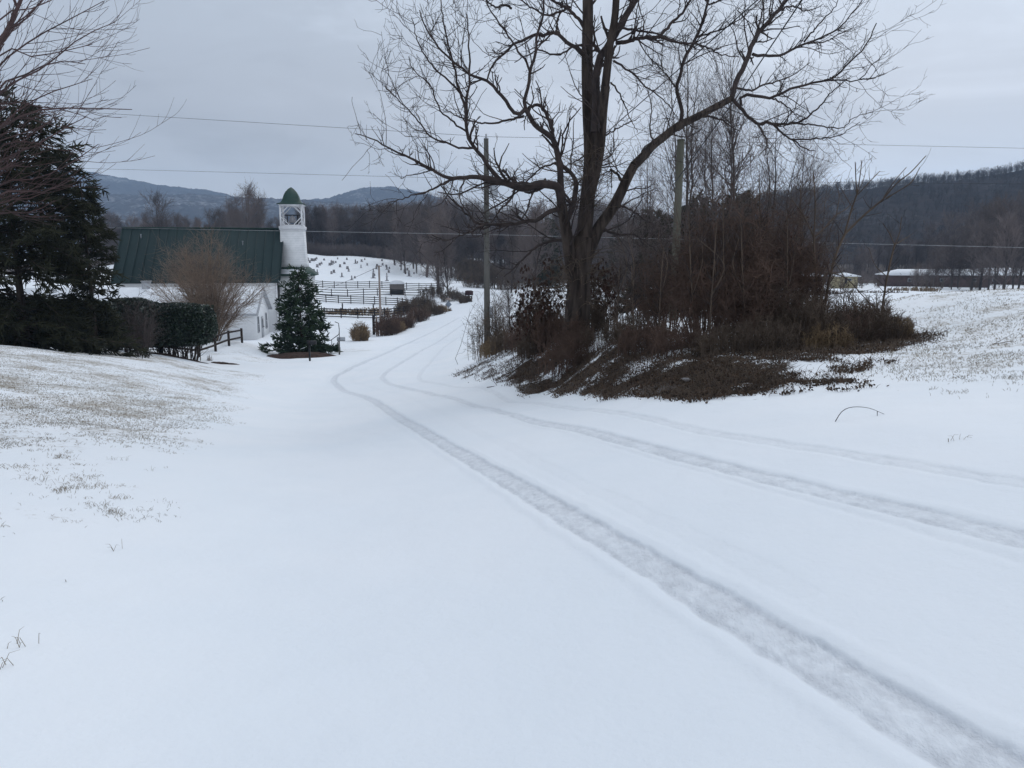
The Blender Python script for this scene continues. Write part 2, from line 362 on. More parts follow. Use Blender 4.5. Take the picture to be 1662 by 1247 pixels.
A_[:n_, n_] = 1; A_[:n_, n_+1] = wx; A_[:n_, n_+2] = wy; A_[n_:, :n_] = A_[:n_, n_:].T
W_ = np.linalg.solve(A_, np.concatenate([CP[:, 2], [0, 0, 0]]))
def gz0(x, y):
    x = np.atleast_1d(np.asarray(x, float)); y = np.atleast_1d(np.asarray(y, float)); out = np.empty(x.shape)
    xf, yf, of = x.ravel(), y.ravel(), out.ravel()
    for i in range(0, len(xf), 40000):
        a, b = warp(xf[i:i+40000], yf[i:i+40000])
        of[i:i+40000] = tps(np.hypot(a[:, None]-wx, b[:, None]-wy)) @ W_[:n_]+W_[n_]+W_[n_+1]*a+W_[n_+2]*b
    out = of.reshape(x.shape)
    k = sstep(300, 420, np.hypot(x, y)); return out*(1-k)-4.0*k
def gz(x, y): return float(gz0(x, y)[0])
YG = np.exp(np.linspace(math.log(1.2), math.log(330), 900))
def hit(px, py):
    """where the view line through a photo point meets the terrain (used to lay tracks and plant things on it)"""
    a, b = ray(px, py); z = gz0(a*YG, YG); d = b*YG-z
    k = np.argmax(d < 0)
    if d[k] >= 0: k = len(YG)-1
    if k == 0: return np.array((a*YG[0], YG[0], z[0]))
    t = d[k-1]/(d[k-1]-d[k]); Y = YG[k-1]+(YG[k]-YG[k-1])*t
    return np.array((a*Y, Y, gz(a*Y, Y)))
def seg_dist(x, y, P):
    P = np.asarray(P)[:, :2]; best = np.full(x.shape, 1e9)
    for i in range(len(P)-1):
        d = P[i+1]-P[i]; l2 = (d**2).sum()+1e-9
        t = np.clip(((x-P[i, 0])*d[0]+(y-P[i, 1])*d[1])/l2, 0, 1)
        best = np.minimum(best, np.hypot(x-P[i, 0]-t*d[0], y-P[i, 1]-t*d[1]))
    return best
def smoothp(P, n=60):
    P = np.asarray(P, float); Q = np.vstack([2*P[0]-P[1], P, 2*P[-1]-P[-2]]); out = []
    m = max(2, n//(len(P)-1))
    for i in range(1, len(Q)-2):
        for t in np.linspace(0, 1, m, endpoint=False):
            out.append(.5*((2*Q[i])+(-Q[i-1]+Q[i+1])*t+(2*Q[i-1]-5*Q[i]+4*Q[i+1]-Q[i+2])*t*t+(-Q[i-1]+3*Q[i]-3*Q[i+1]+Q[i+2])*t**3))
    out.append(Q[-2]); return np.array(out)
def near_line(m, x0): return [(502+d, 592+m*d) for d in x0]
tr = []   # wheel tracks: (points, half width, strength)
T1 = [hit(*p) for p in near_line(.588, (1180, 900, 600, 400, 250, 150, 90))]+[hit(*p) for p in [(556,634),(546,624),(541,618),(545,611),(556,604),(584,591),(613,578),(659,558),(704,538),(745,516)]]
T2 = [hit(*p) for p in near_line(.246, (1500, 1160, 850, 600, 400, 280))]+[hit(*p) for p in [(720,643),(677,635),(645,627),(625,619),(620,612),(628,603),(650,589),(686,568),(731,541),(762,520)]]
T3 = [hit(*p) for p in near_line(.166, (1500, 1160, 850, 600, 400))]+[hit(*p) for p in [(800,636),(760,629),(715,624),(690,620),(680,614),(682,606),(697,589),(722,563),(752,541)]]
T4 = [hit(*p) for p in [(1300,960),(1100,860),(900,765),(780,704),(700,664),(640,638),(600,628),(574,621),(570,612),(580,605),(606,593),(640,575),(686,551),(735,523)]]
T5 = [hit(*p) for p in [(1662,905),(1400,832),(1200,777),(1000,722),(860,684),(740,652)]]
for P, hw, s_ in ((T1,.12,1.),(T2,.105,.8),(T3,.09,.42),(T4,.09,.10),(T5,.08,.2)): P2 = np.array(P)[:, :2]; P2 = np.vstack([P2[:1]-U_[None]*14, P2]) if s_ > .3 else P2; tr.append((smoothp(P2, 90), hw, s_))
road_c = smoothp([tuple(U_*s+NN*2.5) for s in (-14, -4, 6, 15, 24, 30)]+[(-6.3, 36), (-7.0, 45), (-7, 60), (-7, 95), (-6.6, 130), (-5, 160), (-9, 190)], 120)
drive_c = smoothp([(-6, 41), (-12, 42.5), (-19, 45), (-27, 49), (-36, 52)], 40)
ang = np.concatenate([np.linspace(-180, -62, 55, endpoint=False), np.linspace(-62, 62, 1280), np.linspace(62, 180, 56)[1:]])
ang = ang[:-1]
rad = np.concatenate([np.exp(np.linspace(math.log(.6), math.log(130), 900)), np.exp(np.linspace(math.log(132), math.log(5200), 110))])
AA, RR = np.meshgrid(np.radians(ang), rad); X = RR*np.sin(AA); Y = RR*np.cos(AA)
Z = gz0(X, Y)
Z += (fbm(X/3.0, Y/3.0, 3, 5)-.5)*.10*sstep(3, 30, RR)*(1-sstep(200, 400, RR))
Z += (fbm(X*.8+3, Y*.8, 3, 8)-.5)*.05*sstep(2, 6, RR)*(1-sstep(120, 200, RR))
Z += (fbm(X*2.5+3, Y*2.5, 2, 18)-.5)*.012*(1-sstep(20, 40, RR))
rut = np.zeros_like(Z); packed_shade = np.zeros_like(Z)
sel = (RR < 130) & (Y > 0) & (np.abs(np.degrees(AA)) < 62)
xs, ys = X[sel], Y[sel]; wob = (fbm(xs*5, ys*5, 3, 3)-.5)*.07
for P, hw, s_ in tr:
    d = seg_dist(xs, ys, P)+wob*.6
    # far tracks wider than a single tyre: several cars in one line
    hw2 = hw*(1+sstep(15, 60, np.hypot(xs, ys))*.35)
    m_ = 1-sstep(hw2*.85, hw2*1.2, d)
    ins = 1-sstep(hw2*.55, hw2*.9, d)
    fn = (fbm(xs*9, ys*9, 3, 77)-.5); Z[sel] -= m_*(.016+fn*.014)*s_*(1-.25*ins)
    Z[sel] += np.exp(-((d-hw2*1.65)/(.35*hw2))**2)*.009*s_
    rut[sel] = np.maximum(rut[sel], m_*s_*np.clip(.72+fn*.9+.35*np.exp(-((d-hw2*.75)/(.2*hw2))**2), 0, 1))
    packed_shade[sel] = np.maximum(packed_shade[sel], (1-sstep(.1, .6, d))*.7*s_)
pass
roadm = np.full(Z.shape, False); near = RR < 210
dr = np.full(Z.shape, 1e9); dr[near] = seg_dist(X[near], Y[near], road_c); dv = np.full(Z.shape, 1e9); dv[near] = seg_dist(X[near], Y[near], drive_c)
# banks and bare patches
lat = X*NN[0]+Y*NN[1]
packed_shade = np.maximum(packed_shade, .42*(1-sstep(2.3, 3.5, dr+(fbm(X*1.2, Y*1.2, 3, 51)-.5)*.9))*(RR < 200))  # darker road band: shade of the road crown painted into the packed-snow tone
offroad = sstep(3.3, 4.4, dr)*sstep(2.4, 3.4, dv)
nA = fbm(X*.35, Y*.35, 4, 11)
grass = np.zeros_like(Z)
left = (lat < 0)
grass = np.where(left, sstep(.1, 4.0, -lat)*(1-sstep(45, 70, RR))*(.66+.30*sstep(5, 14, RR))*np.clip(.35+1.15*fbm(X*.55+4, Y*.55, 3, 91), 0, 1.1), grass)
grass = np.where(~left & (lat > 4), sstep(5.8, 9.5, lat)*(1-sstep(40, 80, RR))*.82*np.clip(.35+1.15*fbm(X*.7+4, Y*.7, 3, 93), 0, 1.1), grass)
grass = np.where((RR > 60) & (RR < 400), .42*sstep(60, 80, RR), grass)
grass *= offroad
# leaf litter below the big tree and the bramble thicket: spine along the bank
def blob(px, py, r, k=1.0):
    h = hit(px, py); return k*(1-sstep(r*.45, r, np.hypot(X-h[0], Y-h[1])))
dirt = np.zeros_like(Z)
for a in ((1000,640,2.2,.85),(920,622,2.4,.95),(860,612,2.6,.95),(890,630,1.5,.9),(820,616,1.8,.9),(950,634,1.6,.95),(1080,640,1.9,.95),(1160,630,1.8,.9),(1120,600,3.0,.95),(1230,606,1.5,.6),(1040,600,3.,.8),(1290,606,1.4,.45),(1360,592,1.2,.35),(960,590,3.6,.65),(1200,580,2.4,.9),(1300,632,1.5,.30),(1250,636,1.2,.42),(1300,568,2.2,.9),(1400,558,1.8,.85),(800,600,2.5,.5),(790,590,3.,.6),(860,580,4,.6),(930,560,4,.6),(1450,550,1.2,.75)):
    dirt = np.maximum(dirt, blob(*a))
bank_edge = dr
for a in ((780,605,1.6,.85),(820,612,1.6,.95),(860,614,1.7,.95),(900,622,1.6,1.),(940,629,1.5,1.),(980,634,1.4,1.),(1020,640,1.3,1.),(1060,644,1.2,1.),(1100,644,1.3,1.),(1140,640,1.3,1.),(1180,630,1.3,.95),(1225,616,1.2,.7)):
    dirt = np.maximum(dirt, blob(*a))
dirt *= sstep(2.5, 3.2, dr)*np.clip(-.25+1.35*fbm(lat*.9+9, (X*U_[0]+Y*U_[1])*1.6, 4, 61)+1.05*fbm(X*2.6, Y*2.6, 4, 67), 0, 1.1)
wd_ = sstep(.3, .8, sstep(236, 262, np.hypot(X, Y)))*(RR < 420); dirt = np.maximum(dirt, wd_*1.0)
grass = np.maximum(grass, 0)*(1-dirt*.6)
for a in ((470,575,3.,.5),(560,570,3.5,.75),(330,560,3,.6),(400,560,3,.5),(640,530,4,.6),(350,588,2.2,.7)):
    grass = np.maximum(grass, blob(a[0], a[1], a[2], a[3])*offroad)
Z += (fbm(X*2.2, Y*2.2, 3, 31)-.5)*.22*dirt
nr, na = Z.shape; idx = np.arange(nr*na).reshape(nr, na)
a_ = idx[:-1]; b_ = idx[1:]; F = np.stack([a_, b_, np.roll(b_, -1, 1), np.roll(a_, -1, 1)], -1).reshape(-1, 4)
fr = ((dr < 3.4))[:-1].reshape(-1); fd = ((dv < 2.4) & (dr >= 3.4))[:-1].reshape(-1)
V = np.stack([X, Y, Z], -1).reshape(-1, 3)
def sub(name, mask, kind='structure'):
    f = F[mask]; u, inv = np.unique(f, return_inverse=True)
    o = mesh_np(name, V[u], [inv.reshape(-1, 4)], M['ground']); o['kind'] = kind
    for nm, arr in (('grass', grass), ('dirt', dirt), ('rut', rut), ('packed_shade', packed_shade)):
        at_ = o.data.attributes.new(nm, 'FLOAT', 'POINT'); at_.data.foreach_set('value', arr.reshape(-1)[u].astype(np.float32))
    return o
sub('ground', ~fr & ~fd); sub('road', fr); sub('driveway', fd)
c_ = idx[0]; # plug under the viewer
o = mesh_np('snow_underfoot', np.vstack([V[c_], [[0, 0, gz(0, 0)]]]), [np.stack([np.full(na, na), np.arange(na), (np.arange(na)+1) % na], 1)], M['ground'])
o['kind'] = 'structure'; o.name = 'path'

# ------------------------------------------------------------------ far hills
def ridge(name, pts, Yb, depth, nx, ny, m, fuzz, label_kind='structure', base=-6, seed=1, conv=.9, fs=14.0):
    """pts: skyline in photo points; crest at distance Yb, foot Yb-depth"""
    pts = np.array(pts, float); xs_ = np.linspace(pts[0, 0], pts[-1, 0], nx); yy = np.interp(xs_, pts[:, 0], pts[:, 1])
    u, v = [], []
    G = []
    for k in range(ny):
        t = k/(ny-1)
        Yk = Yb-depth*(1-t) if t <= 1 else Yb
        A, B = ray(xs_, yy); zt = B*Yb
        z = base+(zt-base)*(1-(1-t)**1.6)**conv if True else 0
        G.append(np.stack([A*Yb*(1-.10*(1-t)), np.full(nx, Yk), z], -1))
    for k in range(1, 12):
        t = k/11; A, B = ray(xs_, yy)
        G.append(np.stack([A*Yb, np.full(nx, Yb+depth*.6*t), base+(B*Yb-base)*(1-t**1.7)], -1))
    G = np.array(G)
    hh = np.clip((G[..., 2]-base)/60, 0, 1)
    G[..., 2] += (fbm(G[..., 0]/(fs*16), G[..., 1]/(fs*16), 4, seed)-.5)*fs*1.6*hh*np.clip(1-np.linspace(0, 1, len(G))[:, None]*.2, 0, 1)
    G[..., 2] += (fbm(G[..., 0]/fs, G[..., 1]/fs, 2, seed+4)-.5)*fuzz*hh
    n1, n2 = G.shape[:2]; ii = np.arange(n1*n2).reshape(n1, n2)
    Fq = np.stack([ii[:-1, :-1], ii[:-1, 1:], ii[1:, 1:], ii[1:, :-1]], -1).reshape(-1, 4)
    o = mesh_np(name, G.reshape(-1, 3), [Fq], m); o['kind'] = label_kind
    return G
ridge('hills', [(-500,300),(-200,292),(60,276),(160,284),(215,293),(270,303),(340,311),(390,322),(470,331),(540,326),(600,309),(640,307),(700,318),(760,341),(830,356),(900,365),(1100,372)], 3000, 1100, 700, 90, M['farhill'], 16, seed=3)
ridge('hills', [(-500,352),(-100,330),(160,318),(260,322),(340,318),(430,324),(520,330),(620,335),(690,328),(740,338),(790,350),(850,366),(1000,378),(1200,380)], 2000, 800, 600, 70, M['farhill'], 13, seed=9, fs=11)
RG = ridge('hills', [(1040,372),(1150,345),(1230,332),(1290,324),(1370,315),(1440,306),(1500,297),(1560,293),(1600,287),(1662,277),(1800,262),(2100,250),(2500,262)], 780, 420, 500, 100, M['nearhill'], 4, seed=21, fs=9)

# ------------------------------------------------------------------ church
axis_a = math.atan2(2.5, 16.2)
def frame(x, y, z, rz): return Matrix.Translation((x, y, z)) @ Matrix.Rotation(rz, 4, 'Z')
church = empty('church', (-33.5, 84.2, -8.2), axis_a, 'white country church with dark green metal roof and open bell tower', 'church')
# local: x along the nave, y away from camera, z up.  walls 0..5.85, ridge at 11.15
HW, EZ, RZ, HL = 4.5, 5.75, 11.15, 8.0
m = MB()
m.add([(-HL,-HW,-.6),(HL,-HW,-.6),(HL,HW,-.6),(-HL,HW,-.6),(-HL,-HW,EZ),(HL,-HW,EZ),(HL,HW,EZ),(-HL,HW,EZ),(-HL,0,RZ-.15),(HL,0,RZ-.15)],
      [(0,1,5,4),(1,2,6,5,9),(2,3,7,6),(3,0,4,8,7),(3,2,1,0)])
m.build('wall', M['clap'], church)
m = MB(); m.box((-HL-.1,-HW-.05,EZ-.35),(HL+.1,-HW-.004,EZ-.1)); m.bar((HL-.1,-HW-.03,-.5),(HL-.1,-HW-.03,EZ-.36),.22,.05); m.bar((-HL+.1,-HW-.03,-.5),(-HL+.1,-HW-.03,EZ-.36),.22,.05); m.build('trim', M['white'], church)
m = MB(); th = .12
for sgn in (-1, 1):
    ex, ez = sgn*(HW+.35), EZ-.25
    m.add([(-HL-.4,0,RZ),(HL+.4,0,RZ),(HL+.4,ex,ez),(-HL-.4,ex,ez),(-HL-.4,0,RZ-th),(HL+.4,0,RZ-th),(HL+.4,ex,ez-th),(-HL-.4,ex,ez-th)],
          [(0,1,2,3),(4,7,6,5),(3,2,6,7),(0,3,7,4),(1,5,6,2)])
roof = m.build('roof', M['greenroof'], church)
m = MB()
for sgn in (-1, 1):
    for k in range(19):
        x = -HL-.36+k*(2*HL+.72)/18
        m.bar((x, 0, RZ+.03), (x, sgn*(HW+.35), EZ-.22), .07, .09, (1, 0, 0))
m.build('roof_seam', M['greenroof'], roof)
m = MB(); m.bar((-HL-.42,0,RZ+.05),(HL+.42,0,RZ+.05),.34,.09); m.build('ridge_cap', M['greencap'], roof)
for x, y in ((-6.3, -.9), (4.2, -1.5)):
    m = MB(); z0 = RZ-(-y)*(RZ-EZ+.25)/(HW+.35); m.lathe([(.06, -.05), (.06, .34), (.09, .34), (.09, .38)], (x, y, z0), 10); m.build('vent_pipe', M['metal'], roof)
# tower, local centre x=9.35
tx, ty = 9.35, 0.0
def sq(cx, cy, r, z): return [(cx-r,cy-r,z),(cx+r,cy-r,z),(cx+r,cy+r,z),(cx-r,cy+r,z)]
tower = empty('tower', (tx, ty, 0)); tower.parent = church
m = MB(); m.rings([sq(-.1,0,2.05,-.6), sq(-.1,0,2.05,6.15)]); m.build('vestibule', M['clap'], tower)
m = MB(); m.rings([sq(0,0,2.35,6.05), sq(0,0,2.35,6.17), sq(0,0,1.5,6.95), sq(0,0,1.36,7.0)]); m.build('skirt_roof', M['greencap'], tower)
m = MB(); m.rings([sq(-.1,-1.9,.01,6.55), sq(-.1,-1.9,.01,6.56)]) if False else m.box((-2.1,-2.3,6.22),(1.3,-1.75,6.30), Matrix.Rotation(R_(0),4,'X')); 
m2 = MB(); m2.add([(-2.0,-2.27,6.24),(1.5,-2.27,6.24),(1.1,-1.80,6.69),(-1.6,-1.80,6.69),(-2.0,-2.27,6.30),(1.5,-2.27,6.30),(1.1,-1.80,6.76),(-1.6,-1.80,6.76)],[(0,3,2,1),(4,5,6,7),(0,1,5,4),(1,2,6,5),(2,3,7,6),(3,0,4,7)]); m2.build('snow', M['snowcap'], tower)
m = MB(); m.rings([sq(0,0,1.42,6.9), sq(0,0,1.36,7.4), sq(0,0,1.27,8.6), sq(0,0,1.22,11.15)]); m.build('shaft', M['shingle'], tower)
m = MB(); m.rings([sq(0,0,1.30,11.02), sq(0,0,1.34,11.3), sq(0,0,1.34,11.38)]); m.build('cornice', M['white'], tower)
bel = MB(); b0, b1, hw = 11.4, 13.7, 1.12
for sx in (-1, 1):
    for sy in (-1, 1): bel.box((sx*hw-.09, sy*hw-.09, b0), (sx*hw+.09, sy*hw+.09, b1))
for z in (b0+.08, b1-.08):
    for s_ in (-1, 1):
        bel.bar((-hw+.09, s_*hw, z), (hw-.09, s_*hw, z), .12, .15); bel.bar((s_*hw, -hw+.09, z), (s_*hw, hw-.09, z), .12, .15)
d_ = .78
for s_ in (-1, 1):
    for sx in (-1, 1):
        for zc, zs in ((b0+.16, 1), (b1-.16, -1)):
            bel.bar((sx*(hw-.08), s_*hw, zc+zs*d_), (sx*(hw-.08-d_), s_*hw, zc), .08, .11, (0,1,0)); bel.bar((s_*hw, sx*(hw-.08), zc+zs*d_), (s_*hw, sx*(hw-.08-d_), zc), .08, .11, (1,0,0))
            bel.bar((sx*(hw-.08), s_*hw, zc+zs*.36), (sx*(hw-.08-.36), s_*hw, zc), .06, .08, (0,1,0))
bel.build('belfry_frame', M['white'], tower)
m = MB(); m.lathe([(.50,0),(.47,.06),(.36,.22),(.30,.5),(.25,.62),(.10,.70),(.06,.78)], (0,0,b0+.42), 18)
bell = m.build('bell', M['bell'], tower, True)
m = MB(); m.bar((-.8,0,b0+1.22),(.8,0,b0+1.22),.12,.12); m.bar((-.55,0,b0+.1),(-.55,0,b0+1.2),.1,.1); m.bar((.55,0,b0+.1),(.55,0,b0+1.2),.1,.1); m.box((-.75,-.5,b0+.16),(.75,.5,b0+.28)); m.build('bell_stand', M['black'], bell)
m = MB(); prof = [(1.44,13.72),(1.45,13.78),(1.10,13.92),(.92,14.15),(.82,14.45),(.72,14.78),(.55,15.1),(.30,15.42),(.04,15.62)]
m.rings([sq(0,0,r,z) for r, z in prof]); m.build('cupola_roof', M['greencap'], tower)
m = MB(); m.rings([sq(0,0,1.30,13.66), sq(0,0,1.34,13.715)]); m.build('cupola_cornice', M['white'], tower)
# annex in front: long low wing with a snowy roof, gable to the right
ax = empty('church_annex', (-24.15+0, 71.2, -8.05), axis_a, 'low white annex with snow covered roof and gable windows in front of the church', 'building')
WD, EH, RH, LN = 7.8, 2.75, 4.85, 21.0
m = MB(); m.add([(-LN,0,-.6),(0,0,-.6),(0,WD,-.6),(-LN,WD,-.6),(-LN,0,EH),(0,0,EH),(0,WD,EH),(-LN,WD,EH),(-LN,WD/2,RH-.1),(0,WD/2,RH-.1)],[(0,1,5,4),(1,2,6,9,5),(2,3,7,6),(3,0,4,8,7),(3,2,1,0)]); m.build('wall', M['clap'], ax)
m = MB(); sn = MB()
for a, b_ in (((-.45), EH-.22), ((WD+.45), EH-.22)):
    for bb, z_, t_, x0, x1 in ((m, 0, .09, -LN-.3, .38), (sn, .012, .11, -LN-.26, .20)):
        m_y = WD/2; ya = a if bb is m else a+(.10 if a < 0 else -.10)
        zr, ze = RH+.09+z_, b_+.09+z_ + (0 if bb is m else .10*(RH-b_)/(WD/2+.45))
        bb.add([(x0,m_y,zr),(x1,m_y,zr),(x1,ya,ze),(x0,ya,ze),(x0,m_y,zr-t_ if bb is m else zr+t_),(x1,m_y,zr-t_ if bb is m else zr+t_),(x1,ya,ze-t_ if bb is m else ze+t_),(x0,ya,ze-t_ if bb is m else ze+t_)],[(0,1,2,3),(4,7,6,5),(3,2,6,7),(0,3,7,4),(1,5,6,2)])
rf = m.build('roof', M['greytrim'], ax); sn.build('snow', M['snowcap'], rf)
def window(par, M4, wd, ht, mats=('white','glass'), name='window', sill=True):
    f = MB(); f.bar((-wd/2,0,0),(-wd/2,0,ht),.09,.10,(0,1,0)); f.bar((wd/2,0,0),(wd/2,0,ht),.09,.10,(0,1,0)); f.bar((-wd/2+.045,0,ht),(wd/2-.045,0,ht),.10,.09); f.bar((-wd/2+.045,0,0),(wd/2-.045,0,0),.10,.09); f.bar((-wd/2+.045,0,ht/2),(wd/2-.045,0,ht/2),.06,.05)
    o = f.build(name, M[mats[0]], par); o.matrix_local = M4
    g = MB(); g.box((-wd/2+.045,-.01,.045),(wd/2-.045,.01,ht-.045)); g.build('pane', M[mats[1]], o); return o
Rg = Matrix.Rotation(R_(90), 4, 'Z')
for y in (1.5, 6.1): window(ax, Matrix.Translation((.03, y, .8)) @ Rg, .8, 1.5, ('greytrim', 'glass'))
d = MB(); d.box((-.5,-.03,0),(.5,.03,2.05)); dd = d.build('door', M['greytrim'], ax); dd.matrix_local = Matrix.Translation((.045, 3.75, .1)) @ Rg
g = MB(); g.box((-.3,-.045,.95),(.3,-.032,1.85)); g.build('pane', M['glass'], dd)
g = MB(); g.lathe([(.03,0),(.03,.06)], (.4,-.07,1.0), 8); g.build('handle', M['black'], dd)
h_ = at(250, 480, 75.5); inv = ax.matrix_basis.inverted()
hp = Matrix.Translation(ax.location) @ Matrix.Rotation(axis_a, 4, 'Z'); hl = hp.inverted() @ Vector(h_)
m = MB(); m.box((hl.x-.35, WD/2-.3, RH-.4), (hl.x+.35, WD/2+.3, RH+.75)); ch = m.build('chimney', M['greytrim'], ax)
m = MB(); m.box((hl.x-.42, WD/2-.37, RH+.753), (hl.x+.42, WD/2+.37, RH+.83)); m.build('chimney_cap', M['metal'], ch)

# ------------------------------------------------------------------ fences
def rail_fence(name, pts, label, h, nr_, m_, pw=.13, rw=.035, rh=.13, group=None, round_=False, step=2.6, top=.0, zoff=0, overs=.04):
    pts = [np.array(p, float) for p in pts]; P = [pts[0]]
    for a, b in zip(pts[:-1], pts[1:]):
        n = max(1, round(np.linalg.norm(b[:2]-a[:2])/step))
        for k in range(1, n+1): P.append(a+(b-a)*k/n)
    P = [np.array((p[0], p[1], gz(p[0], p[1])+zoff)) for p in P]
    base = P[0].copy(); root = empty(name, base, 0, label, 'fence', group)
    proto = MB(); proto.box((-pw/2,-pw/2,-.5),(pw/2,pw/2,h+overs)); 
    pm = None
    for p in P:
        if pm is None: o = proto.build('post', m_, root); pm = o.data
        else: o = bpy.data.objects.new('post', pm); C.objects.link(o); o.parent = root
        o.location = p-base
    for k in range(nr_):
        z = h*(top+(1-top)*(k+.75)/nr_)-.06
        if nr_ == 2: z = (.42, .95)[k]*h/1.05
        r = MB()
        for i, (a, b) in enumerate(zip(P[:-1], P[1:])):
            n_ = np.cross(b-a, (0,0,1)); n_ /= np.linalg.norm(n_)
            off = n_*(pw/2+rw/2+.003)
            if round_: off = off*0; jz = (.03 if i % 2 else -.0)
            else: jz = 0
            r.bar(a-base+off+(0,0,z+jz), b-base+off+(0,0,z+jz), rw, rh)
        r.build('rail', m_, root)
    return root
def hp2(px, py): return hit(px, py)
rail_fence('rail_fence', [at(205,575,42), at(262,573,44), at(322,575,47), at(350,569,50.5), at(372,563,53.5), at(393,557,56.5)], 'brown two rail split wooden fence behind the clipped hedge', 1.05, 2, M['darkwood'], .13, .07, .12, round_=True, step=9)
rail_fence('board_fence', [at(500,513,104), at(608,515,103), at(655,507,108)], 'dark four board fence nearest the road junction behind the conifer', 1.35, 4, M['blackfence'], step=2.35, group='dark board fences below the graveyard')
rail_fence('board_fence', [at(509,478,138), at(590,484,134), at(645,491,130), at(690,505,120)], 'dark board fence curving down to the brown roadside bushes', 1.4, 4, M['blackfence'], step=2.5, group='dark board fences below the graveyard')
rail_fence('board_fence', [at(512,474,148), at(590,476,148), at(680,479,148)], 'dark board fence in the middle, straight and behind the curving one', 1.4, 3, M['blackfence'], step=2.9, group='dark board fences below the graveyard')
rail_fence('board_fence', [at(505,464,162), at(600,467,160), at(720,466,160)], 'dark board fence along the foot of the graveyard, farthest of the fences', 1.45, 4, M['blackfence'], step=2.8, group='dark board fences below the graveyard')
rail_fence('board_fence', [at(655,499,112), at(680,499,112)], 'short piece of wooden fence with a rail above the tall dry grass', 1.2, 2, M['blackfence'], step=3)
rail_fence('rail_fence', [at(722,470,140), at(745,472,137), at(766,478,132)], 'dark wooden rail beside the road bend by the maroon box', 1.1, 2, M['blackfence'], step=3.4)
for i, (px, py) in enumerate(((556,503),(606,504))):
    p = at(px, py, 118); m = MB(); m.box((-.08,-.08,-.4),(.08,.08,1.25)); m.bar((0,0,1.253),(0,0,1.29),.2,.2); m.bar((-.12,0,.9),(.12,0,.9),.05,.1)
    o = m.build('fence_post', M['blackfence']); o.location = (p[0], p[1], gz(p[0], p[1])); tag(o, ('lone dark post in the snowy field, the left one', 'lone dark post in the snowy field left of the plain utility pole')[i], 'post')

# ------------------------------------------------------------------ graveyard
gl = [(462,413,.9,1),(469,414,.8,2),(507,409,1.2,0),(511,413,.7,1),(519,411,.8,2),(526,412,1.7,3),
 (500,424,1.2,0),(503,427,.9,0),(506,424,1.0,0),(509,424,.9,1),(512,423,.9,0),(514,421,.8,1),
 (515,434,1.0,0),(519,431,.9,0),(522,429,.8,1),(526,423,.8,2),(509,441,.9,2),(515,443,.9,3),(535,431,.9,0),(538,430,1.3,3),(541,428,1.0,0),(545,427,.7,1),
 (552,434,1.0,0),(559,429,.9,2),(564,437,1.1,2),(538,445,.9,1),(542,443,1.0,0),(555,450,1.1,3),(571,455,1.1,3),(576,452,.7,1),(566,441,.8,0),
 (563,422,.8,1),(577,428,1.2,3),(580,427,.7,1),(587,425,.9,0),(586,435,.9,3),(596,431,.8,0),(606,442,1.0,3),(606,452,1.5,3),(608,448,.7,1),
 (611,437,.9,0),(612,432,.8,2),(621,431,.9,0),(627,434,.9,0),(628,438,1.3,3),(631,443,.9,0),(632,437,.8,1),(628,449,.9,3),(628,456,1.2,3),
 (657,443,1.1,0),(661,439,.9,1),(664,449,1.6,3),(672,445,.7,1),(676,444,.8,3),(641,431,.8,0),(649,433,.7,2),(592,422,.7,1),(548,421,.7,0),(620,424,.8,2)]
rr = random.Random(4); gp = {}
def grave(kind):
    root = empty('gravestone', (0,0,0)); m = MB()
    if kind == 0: m.box((-.34,-.09,.16),(.34,.09,1.0))
    elif kind == 1:
        m.rings([[(x,y,z) for x, z in [(-.33,.16),(.33,.16),(.33,.8)]+[(.33*math.cos(t),.8+.24*math.sin(t)) for t in np.linspace(.3,math.pi-.3,7)]+[(-.33,.8)]] for y in (.08,-.08)])
    elif kind == 2: m.rings([[(s*(.42-.06*k),t*.13,z) for s, t in ((-1,-1),(1,-1),(1,1),(-1,1))] for k, z in enumerate((.16,.7,.9))])
    else: m.rings([[(s*w_,t*w_,z) for s, t in ((-1,-1),(1,-1),(1,1),(-1,1))] for w_, z in ((.16,.16),(.12,1.0),(.15,1.02),(.15,1.07),(.09,1.12),(.01,1.32))])
    m.build('headstone', M['stone'], root)
    m = MB(); m.box((-.46,-.2,-.15),(.46,.2,.157)); m.build('base', M['stone'], root); return root
def children(o): return [c for c in bpy.data.objects if c.parent == o]
def copy_tree(o, ch):
    c = o.copy(); C.objects.link(c)
    for k, sub_ in ch:
        d = k.copy(); C.objects.link(d); d.parent = c
        for k2, _ in sub_: e = k2.copy(); C.objects.link(e); e.parent = d
    return c
KD = ('plain upright slab', 'round topped slab', 'broad low slab', 'narrow pointed obelisk')
for i, (px, py, hh, k) in enumerate(gl):
    p = hit(px, py)
    if k not in gp:
        o = grave(k); gp[k] = (o, [(c, []) for c in children(o)])
    else: o = copy_tree(*gp[k])
    o.location = (p[0], p[1], p[2]-.02); s_ = hh*.82; o.scale = (s_*rr.uniform(.9,1.15), s_, s_); o.rotation_euler = (0, 0, rr.uniform(.5, .9))
    row = 'top' if py < 424 else ('middle' if py < 440 else 'bottom')
    side_ = 'beside the church tower' if px < 530 else ('left of centre' if px < 575 else ('right of centre' if px < 635 else 'near the grey shed'))
    tag(o, 'grey %s gravestone in the %s rows, %s' % (KD[k], row, side_), 'gravestone', 'gravestones on the hill: %s, %s, %s' % (KD[k], row, side_))
